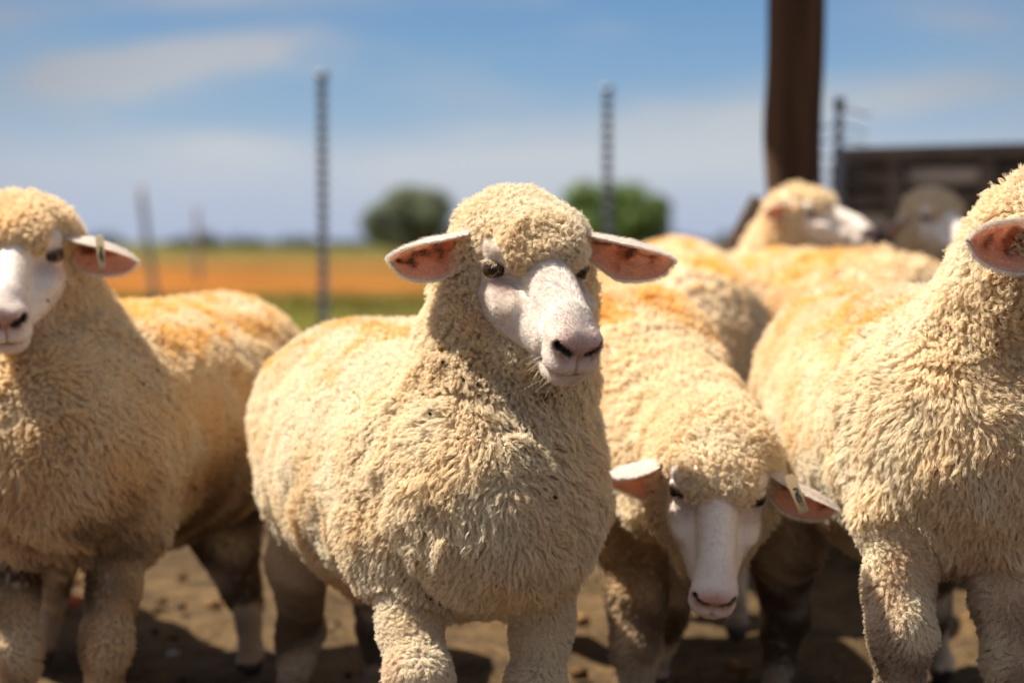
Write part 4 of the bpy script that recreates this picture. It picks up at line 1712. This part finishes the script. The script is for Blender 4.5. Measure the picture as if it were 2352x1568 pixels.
def build_wall():
    A, B = W(1931, 555, 8.0), W(2560, 555, 7.4)
    A[2] = B[2] = 0.0
    ax = nrm(B - A)
    L = np.linalg.norm(B - A)
    up = np.array([0, 0, 1.0])
    nn = np.cross(ax, up)
    if nn[1] > 0:
        nn = -nn
    root = empty('plank_wall', (float((A + B)[0] / 2), float((A + B)[1] / 2), 0.0))
    tag(root, 'dark weathered plank wall of a stock pen behind the shaded sheep', 'plank wall')
    r = np.random.default_rng(81)
    z = 0.02
    k = 0
    while z < 1.09:
        h = 0.064 + r.uniform(-0.006, 0.008)
        x0 = 0.0
        for x1 in (0.23, 0.57, 0.83, 1.0):
            m = MB()
            xx0, xx1 = x0 * L + 0.003, x1 * L - 0.003
            m.box(A + ax * (xx0 + xx1) / 2 + up * (z + h / 2 + r.uniform(-.004, .004)) + nn * r.uniform(-0.004, 0.004), (ax, nn, up), ((xx1 - xx0) / 2, 0.012, h / 2))
            m.build('plank', M_PLANK if r.uniform() < 0.55 else M_PLANKD, root)
            x0 = x1
        z += h + 0.026
        k += 1
    rail = MB()
    rail.box(A + ax * L / 2 + up * (z + 0.035) + nn * 0.012, (ax, nn, up), (L / 2 + 0.02, 0.035, 0.032))
    rail.build('top_rail', M_PLANKD, root)
    for x in (0.012, 0.23, 0.57, 0.83):
        m = MB()
        m.box(A + ax * x * L + up * (z + 0.0) / 2 + nn * 0.047, (up, nn, ax), ((z + 0.0) / 2, 0.03, 0.034))
        m.build('upright', M_PLANKD, root)
    # a solid board lining behind, seen through the gaps as dark slots
    m = MB()
    m.box(A + ax * L / 2 + up * (z + 0.05) / 2 - nn * 0.04, (ax, nn, up), (L / 2 - 0.01, 0.01, (z + 0.05) / 2 - 0.005))
    m.build('lining', M_PLANKD, root)
    return A, B


WA, WB = build_wall()

# steel post with wire ends between the pole and the plank wall
sp_top = W(1928, 232, 6.6)
sp_base = np.array([sp_top[0] - 0.01, sp_top[1], -0.05])
steel_post('rusty twisted steel post with wire ends right of the dark pole', sp_top, sp_base, 0.022)


def build_wires():
    root = empty('fence_wire', (float(sp_base[0]), float(sp_base[1]), 0.0))
    tag(root, 'slack wire strands strung from the dark pole to the twisted steel post', 'fence wire')
    for k, v in enumerate((262, 296, 330, 362, 390, 416, 470)):
        m = MB()
        a = W(1880, v + 22, 5.86)
        b = W(1928, v, 6.58)
        c = W(2000 - 4 * k, v + (3 if k % 2 else -4), 6.62)
        pts = []
        for t in np.linspace(0, 1, 10):
            q = a + (b - a) * t
            q[2] -= 0.03 * math.sin(math.pi * t)
            pts.append(q)
        for t in np.linspace(0.1, 1, 6):
            pts.append(b + (c - b) * t + np.array([0, 0, 0.01 * math.sin(t * 5)]))
        m.add(*tube(pts, [0.0034] * len(pts), 6))
        m.build('strand', M_STEEL, root, True)


build_wires()
#@ENV_END

#@SHEEP
FLECKS1 = [(1013, 803, 0.0062, 1), (1016, 832, 0.0034, 0), (985, 848, 0.0022, 0), (1060, 862, 0.0030, 0), (1066, 874, 0.0045, 0), (1098, 880, 0.0034, 0), (1082, 838, 0.0018, 0),
           (1248, 908, 0.0036, 0), (1254, 916, 0.0030, 0), (1275, 893, 0.0032, 0), (1268, 906, 0.0022, 0), (1290, 908, 0.0026, 0), (1352, 914, 0.0034, 0), (1305, 888, 0.0022, 0),
           (1001, 655, 0.0020, 0), (1057, 501, 0.0036, 0), (1104, 498, 0.0028, 1), (1275, 1142, 0.0038, 0), (988, 950, 0.0034, 0), (950, 962, 0.0022, 0), (1052, 1008, 0.0020, 0),
           (610, 1135, 0.0036, 0), (600, 1175, 0.0030, 0), (622, 1150, 0.0024, 0), (1010, 1385, 0.0050, 0), (1030, 1398, 0.0042, 0), (1050, 1402, 0.0040, 0), (1130, 1398, 0.0036, 0),
           (1160, 1392, 0.0034, 0), (1200, 1385, 0.0034, 0), (1240, 1380, 0.0028, 0), (990, 1375, 0.0034, 0), (1085, 1405, 0.0032, 0), (1140, 1345, 0.0020, 0), (870, 690, 0.0020, 0)]
FLECKS2 = [(340, 790, 0.0034, 0), (362, 850, 0.0030, 0), (300, 770, 0.0026, 0), (258, 760, 0.0024, 0), (330, 880, 0.0030, 0), (150, 700, 0.0026, 0), (420, 885, 0.0034, 0), (110, 690, 0.003, 0)]
FLECKS3 = [(2290, 790, 0.0030, 0), (2252, 745, 0.0022, 0), (2318, 690, 0.0022, 0), (2200, 880, 0.0026, 0), (1700, 1300, 0.003, 0)]
# 1: the sheep in focus
h1 = Head(W(1205, 602, 2.42), 18, 19, 1.5, 1.09)
g1 = 0
chest1 = W(1110, 1130, 2.47)
rump1 = W(824, 985, 3.0)
S1 = dict(
    seed=101, label='sheep in sharp focus with head raised, ears level and mud flecks under its chin',
    head=h1, chest=(chest1, 0.150), rump=(rump1, 0.168), mid_r=0.178, sag=-0.02, res=0.0030, lod=(0.0043, 14, 9, 0.00029), fur=110000,
    neck=[(W(1178, 670, 2.50), 0.094), (W(1158, 850, 2.49), 0.106), (W(1120, 1040, 2.50), 0.138)],
    extra=[('chest', W(1130, 1175, 2.42), W(1115, 1195, 2.44), 0.122, 0.102), ('chest', W(980, 1120, 2.52), W(930, 1240, 2.47), 0.105, 0.072),
           ('body', W(1060, 960, 2.66), W(930, 975, 2.8), 0.12, 0.145), ('body', W(900, 1110, 2.75), W(790, 1120, 2.9), 0.13, 0.115)],
    legs=[fore_leg(W(925, 1310, 2.46), W(962, 1560, 2.36), ground(W(1010, 1568, 2.42)), 0.044, 3, 0.029),
          fore_leg(W(1262, 1310, 2.48), W(1228, 1590, 2.44), ground(W(1222, 1568, 2.47)), 0.040, 3, 0.026),
          hind_leg(W(715, 1150, 3.0), W(690, 1290, 2.95), W(690, 1450, 3.10), ground(W(665, 1568, 3.04)), 0.066, 3),
          hind_leg(W(870, 1150, 3.08), W(850, 1290, 3.02), W(878, 1450, 3.18), ground(W(868, 1568, 3.14)), 0.066, 3)],
    eyes=[dict(side=-1, u=0.66, l=0.60), dict(side=1, u=0.3, l=0.5, lash=False)],
    ears=[dict(base=h1.w((-0.064, -0.005, 0.032)), tip=W(900, 608, 2.44), open=(0.12, -1.0, -0.26), w=0.032, fold=0.8, fuzz=5200, dark=1.5, droop=-0.02),
          dict(base=h1.w((0.070, -0.005, 0.034)), tip=W(1544, 612, 2.48), open=(-0.10, -1.0, -0.34), w=0.031, fold=0.8, fuzz=5200, dark=1.5, droop=-0.03)],
    mud=0.7, mud_shade_z=0.30, whiskers=True, flecks=FLECKS1)

# 2: left edge
h2 = Head(W(42, 578, 2.860), 9, 18, -4, 1.10)
S2 = dict(
    seed=102, label='sheep cut by the left frame edge, a narrow tag hanging in its ear',
    head=h2, chest=(W(95, 1010, 2.860), 0.170), rump=(W(498, 908, 3.526), 0.185), sag=-0.02, res=0.0038, lod=(0.0062, 10, 7, 0.00048), fur=24000,
    neck=[(h2.w((0, -0.045, -0.045)), 0.095), (W(85, 800, 2.946), 0.116), (W(100, 960, 2.924), 0.153)],
    extra=[('chest', W(130, 1080, 2.817), W(110, 1110, 2.838), 0.129, 0.107), ('chest', W(240, 1050, 2.881), W(275, 1170, 2.881), 0.107, 0.075),
           ('body', W(420, 1000, 3.279), W(480, 1040, 3.440), 0.150, 0.139)],
    legs=[fore_leg(W(278, 1220, 2.860), W(245, 1480, 2.817), ground(W(230, 1568, 2.860)), 0.043, 3, 0.026),
          fore_leg(W(22, 1230, 2.860), W(38, 1490, 2.817), ground(W(40, 1568, 2.838)), 0.043, 3, 0.026),
          hind_leg(W(515, 1090, 3.50), W(515, 1220, 3.40), W(568, 1390, 3.42), ground(W(578, 1568, 3.33)), 0.090, 2),
          hind_leg(W(300, 1100, 3.60), W(260, 1230, 3.52), W(240, 1400, 3.70), ground(W(225, 1540, 3.66)), 0.09, 2)],
    eyes=[dict(side=-1, u=0.5, l=0.5, lash=False), dict(side=1, u=0.45, l=0.5, lash=False)],
    ears=[dict(base=h2.w((0.066, -0.005, 0.014)), tip=W(312, 592, 2.860), open=(-0.10, -1.0, -0.42), w=0.032, fold=0.85, fuzz=2600, droop=0.06, dark=1.3,
               tag=dict(p=W(228, 540, 2.811), along=W(240, 640, 2.795) - W(228, 540, 2.817), across=(1, 0, 0.1), face=(0, -1, 0), len=0.056, w=0.0125)),
          dict(base=h2.w((-0.066, -0.005, 0.014)), tip=W(-200, 600, 2.860), open=(0.10, -1.0, -0.4), w=0.032, fuzz=1500)],
    mud=0.85, mud_shade_z=0.44, yellow=0.18, flecks=FLECKS2)  # mud raised so that it also paints the lower chest's shade

# 3: right edge
h3 = Head(W(2462, 565, 2.34), 38, 22, 0)
S3 = dict(
    seed=103, label='sheep cut by the right frame edge, showing one ear, neck and curly body',
    head=h3, chest=(W(2240, 1010, 2.50), 0.158), rump=(W(1968, 888, 3.25), 0.172), mid_r=0.178, res=0.0036, lod=(0.0056, 12, 8, 0.00040), fur=20000,
    neck=[(h3.w((0, -0.04, -0.03)), 0.092), (W(2365, 760, 2.45), 0.118), (W(2270, 930, 2.5), 0.150)],
    extra=[('chest', W(2260, 1040, 2.44), W(2250, 1080, 2.46), 0.122, 0.102), ('chest', W(2125, 1030, 2.52), W(2085, 1170, 2.47), 0.110, 0.066),
           ('body', W(2080, 1060, 2.8), W(1960, 1040, 3.15), 0.14, 0.13)],
    legs=[fore_leg(W(2060, 1220, 2.44), W(2070, 1440, 2.40), ground(W(2062, 1568, 2.44)), 0.046, 3, 0.029),
          fore_leg(W(2310, 1260, 2.46), W(2330, 1500, 2.44), ground(W(2335, 1568, 2.46)), 0.054, 3),
          hind_leg(W(1840, 1040, 3.02), W(1800, 1230, 2.98), W(1800, 1410, 3.12), ground(W(1780, 1568, 3.08)), 0.095, 3),
          hind_leg(W(2090, 1100, 3.1), W(2110, 1250, 3.05), W(2140, 1430, 3.25), ground(W(2160, 1530, 3.28)), 0.09, 2)],
    eyes=[dict(side=-1, lash=False)],
    ears=[dict(base=h3.w((-0.070, -0.005, 0.012)), tip=W(2228, 556, 2.28), open=(-0.25, -1.0, -0.25), w=0.036, fold=0.35, fuzz=4200, droop=0.0, dark=1.1),
          dict(base=h3.w((0.070, -0.005, 0.012)), tip=W(2640, 600, 2.5), open=(0.3, -1.0, -0.4), w=0.03, fuzz=1200)],
    mud=0.9, mud_shade_z=0.40, len=1.15, flecks=FLECKS3)  # here too the mud tint doubles as painted shade low on the chest

# 4: head lowered, between the sheep in focus and the right one
h4 = Head(W(1646, 1088, 2.60), -6, 36, 7, 1.02)
S4 = dict(
    seed=104, label='sheep with lowered head and curly fringe, a wide tag in its ear',
    head=h4, chest=(W(1480, 1030, 3.0), 0.150), rump=(W(1330, 830, 3.6), 0.165), res=0.0038, lod=(0.0062, 10, 7, 0.00048), fur=24000,
    neck=[(h4.w((0, -0.055, -0.025)), 0.078), (W(1565, 1000, 2.90), 0.098), (W(1490, 960, 3.02), 0.140)],
    extra=[('neck', W(1500, 1080, 2.84), W(1490, 1170, 2.80), 0.060, 0.032), ('body', W(1460, 860, 3.15), W(1400, 830, 3.4), 0.14, 0.15)],
    legs=[fore_leg(W(1460, 1250, 2.96), W(1462, 1480, 2.92), ground(W(1462, 1568, 2.96)), 0.056, 3),
          fore_leg(W(1570, 1220, 3.05), W(1530, 1400, 3.15), ground(W(1500, 1568, 3.22)), 0.05, 3),
          hind_leg(W(1270, 1050, 3.6), W(1270, 1200, 3.55), W(1260, 1380, 3.7), ground(W(1250, 1510, 3.66)), 0.09, 2),
          hind_leg(W(1420, 1050, 3.65), W(1420, 1200, 3.6), W(1430, 1380, 3.75), ground(W(1440, 1500, 3.72)), 0.09, 2)],
    eyes=[dict(side=-1, u=0.35, l=0.4, lash=False), dict(side=1, u=0.3, l=0.4, lash=False)],
    ears=[dict(base=h4.w((-0.070, -0.005, 0.014)), tip=W(1394, 1095, 2.66), open=(0.1, -0.9, -0.55), w=0.034, fold=0.7, fuzz=2400, droop=0.0),
          dict(base=h4.w((0.070, -0.005, 0.014)), tip=W(1920, 1178, 2.58), open=(-0.3, -0.9, -0.5), w=0.029, fold=0.8, fuzz=2400, droop=-0.03, dark=1.3,
               tag=dict(p=W(1812, 1090, 2.545), along=W(1848, 1180, 2.53) - W(1812, 1090, 2.545), across=(1, 0, 0.35), face=(0, -1, 0.1), len=0.056, w=0.015))],
    mud=0.85, mud_shade_z=0.36, yellow=0.1)

FAR = (0.0125, 9, 7, 0.0011)
S5 = dict(
    seed=105, label='blurred sheep seen from behind, round rump between the lowered head and the dark post',
    chest=(W(1540, 700, 4.7), 0.150), rump=(W(1590, 772, 3.88), 0.152), res=0.008, lod=FAR, yellow=0.2, dye=1.0,
    neck=[(W(1520, 800, 5.1), 0.08), (W(1540, 720, 4.8), 0.12)],
    head=Head(W(1515, 870, 5.15), 180, 40, 0),
    extra=[('rump', W(1590, 850, 3.80), W(1595, 960, 3.82), 0.12, 0.09)],
    legs=[hind_leg(W(1500, 900, 3.9), W(1500, 1090, 3.85), W(1500, 1280, 3.85), ground(W(1500, 1468, 3.8)), 0.09, 2),
          hind_leg(W(1680, 900, 3.9), W(1690, 1090, 3.85), W(1690, 1280, 3.75), ground(W(1692, 1478, 3.62)), 0.09, 2),
          fore_leg(W(1490, 900, 4.7), W(1490, 1080, 4.7), ground(W(1490, 1250, 4.7)), 0.05, 2),
          fore_leg(W(1600, 900, 4.7), W(1600, 1080, 4.7), ground(W(1600, 1250, 4.7)), 0.05, 2)])
S6 = dict(
    seed=106, label='blurred sheep standing sideways with an orange stained back, below the dark wooden post',
    chest=(W(2060, 745, 4.25), 0.150), rump=(W(1800, 722, 4.5), 0.158), mid_r=0.150, res=0.008, lod=FAR, yellow=0.28, dye=1.0, dye_cut=0.0,
    neck=[(W(2190, 800, 4.2), 0.085), (W(2090, 740, 4.25), 0.125)],
    head=Head(W(2230, 850, 4.2), 80, 45, 0),
    legs=[hind_leg(W(1760, 900, 4.45), W(1780, 1020, 4.45), W(1760, 1180, 4.45), ground(W(1765, 1300, 4.45)), 0.085, 2),
          hind_leg(W(1830, 900, 4.6), W(1850, 1020, 4.6), W(1830, 1180, 4.6), ground(W(1830, 1270, 4.6)), 0.085, 2),
          fore_leg(W(2060, 930, 4.2), W(2060, 1100, 4.2), ground(W(2060, 1300, 4.2)), 0.05, 2),
          fore_leg(W(2110, 930, 4.35), W(2110, 1100, 4.35), ground(W(2110, 1300, 4.35)), 0.05, 2)])
h7 = Head(W(1848, 492, 4.85), 52, 8, 0, 0.93)
S7 = dict(
    seed=107, label='blurred sheep with its head in profile facing right, in front of the dark wooden post',
    head=h7, chest=(W(1745, 720, 4.95), 0.145), rump=(W(1640, 735, 5.5), 0.155), res=0.006, lod=FAR, fur=8000, yellow=0.1,
    neck=[(h7.w((0, -0.035, -0.035)), 0.078), (W(1795, 600, 4.92), 0.095), (W(1765, 690, 4.95), 0.13)],
    legs=[fore_leg(W(1730, 880, 4.9), W(1740, 1060, 4.9), ground(W(1740, 1250, 4.9)), 0.05, 2),
          fore_leg(W(1800, 880, 5.0), W(1800, 1060, 5.0), ground(W(1800, 1250, 5.0)), 0.05, 2),
          hind_leg(W(1600, 850, 5.5), W(1600, 950, 5.45), W(1600, 1080, 5.6), ground(W(1600, 1150, 5.55)), 0.085, 2),
          hind_leg(W(1690, 850, 5.5), W(1690, 950, 5.45), W(1690, 1080, 5.6), ground(W(1690, 1150, 5.55)), 0.085, 2)],
    eyes=[dict(side=-1, u=0.6, l=0.5, lash=False)],
    ears=[dict(base=h7.w((-0.062, -0.02, 0.012)), tip=h7.w((-0.120, -0.060, 0.004)), open=(0.2, -1, -0.3), w=0.026, fold=0.5, fuzz=800),
          dict(base=h7.w((0.062, -0.02, 0.012)), tip=h7.w((0.150, -0.040, 0.0)), open=(0.4, -1, -0.3), w=0.026, fuzz=400)])
h8 = Head(W(2150, 498, 5.35), 14, 14, 0, 1.0)
S8 = dict(
    seed=108, label='dim sheep in the shade facing the camera in front of the dark plank wall',
    head=h8, chest=(W(2150, 700, 5.5), 0.145), rump=(W(2010, 712, 6.0), 0.155), res=0.006, lod=FAR, fur=6000,
    neck=[(h8.w((0, -0.035, -0.035)), 0.078), (W(2150, 600, 5.45), 0.100), (W(2145, 680, 5.5), 0.13)],
    legs=[fore_leg(W(2110, 850, 5.45), W(2110, 1000, 5.45), ground(W(2110, 1150, 5.45)), 0.05, 2),
          fore_leg(W(2200, 850, 5.45), W(2200, 1000, 5.45), ground(W(2200, 1150, 5.45)), 0.05, 2),
          hind_leg(W(1960, 830, 6.0), W(1960, 930, 5.95), W(1960, 1040, 6.1), ground(W(1960, 1100, 6.05)), 0.085, 2),
          hind_leg(W(2050, 830, 6.0), W(2050, 930, 5.95), W(2050, 1040, 6.1), ground(W(2050, 1100, 6.05)), 0.085, 2)],
    eyes=[dict(side=-1, u=0.5, l=0.5, lash=False), dict(side=1, u=0.5, l=0.5, lash=False)],
    ears=[dict(base=h8.w((-0.066, -0.005, 0.012)), tip=W(2040, 525, 5.4), open=(0.1, -1, -0.4), w=0.028, fuzz=600, fold=0.7),
          dict(base=h8.w((0.066, -0.005, 0.012)), tip=W(2290, 530, 5.4), open=(-0.1, -1, -0.4), w=0.028, fuzz=600, fold=0.7)])
S9 = dict(
    seed=109, label='sheep hidden behind the left one, only a shaded leg and pale hoof in view',
    chest=(np.array([-1.22, 3.95, 0.47]), 0.145), rump=(np.array([-0.92, 3.40, 0.47]), 0.145), res=0.008, lod=FAR, mud=0.8, mud_shade_z=0.36,
    neck=[(np.array([-1.42, 4.25, 0.50]), 0.08), (np.array([-1.26, 4.02, 0.52]), 0.12)],
    head=Head(np.array([-1.46, 4.32, 0.46]), 205, 40, 0),
    legs=[hind_leg(W(100, 1150, 3.4), W(110, 1260, 3.36), W(118, 1400, 3.46), ground(W(98, 1532, 3.40)), 0.085, 2),
          hind_leg(W(-40, 1150, 3.5), W(-40, 1260, 3.46), W(-40, 1400, 3.56), ground(W(-45, 1532, 3.50)), 0.085, 2),
          fore_leg(np.array([-1.28, 3.95, 0.40]), np.array([-1.28, 3.95, 0.2]), np.array([-1.28, 3.95, 0.0]), 0.05, 2),
          fore_leg(np.array([-1.12, 4.0, 0.40]), np.array([-1.12, 4.0, 0.2]), np.array([-1.12, 4.0, 0.0]), 0.05, 2)])

ONLY = os.environ.get('SHEEP_ONLY')
built = {}
for i, sp in enumerate((S1, S2, S3, S4, S5, S6, S7, S8, S9)):
    if ONLY and str(i + 1) not in ONLY:
        continue
    built[i + 1] = build_sheep(sp)
#@END_SHEEP
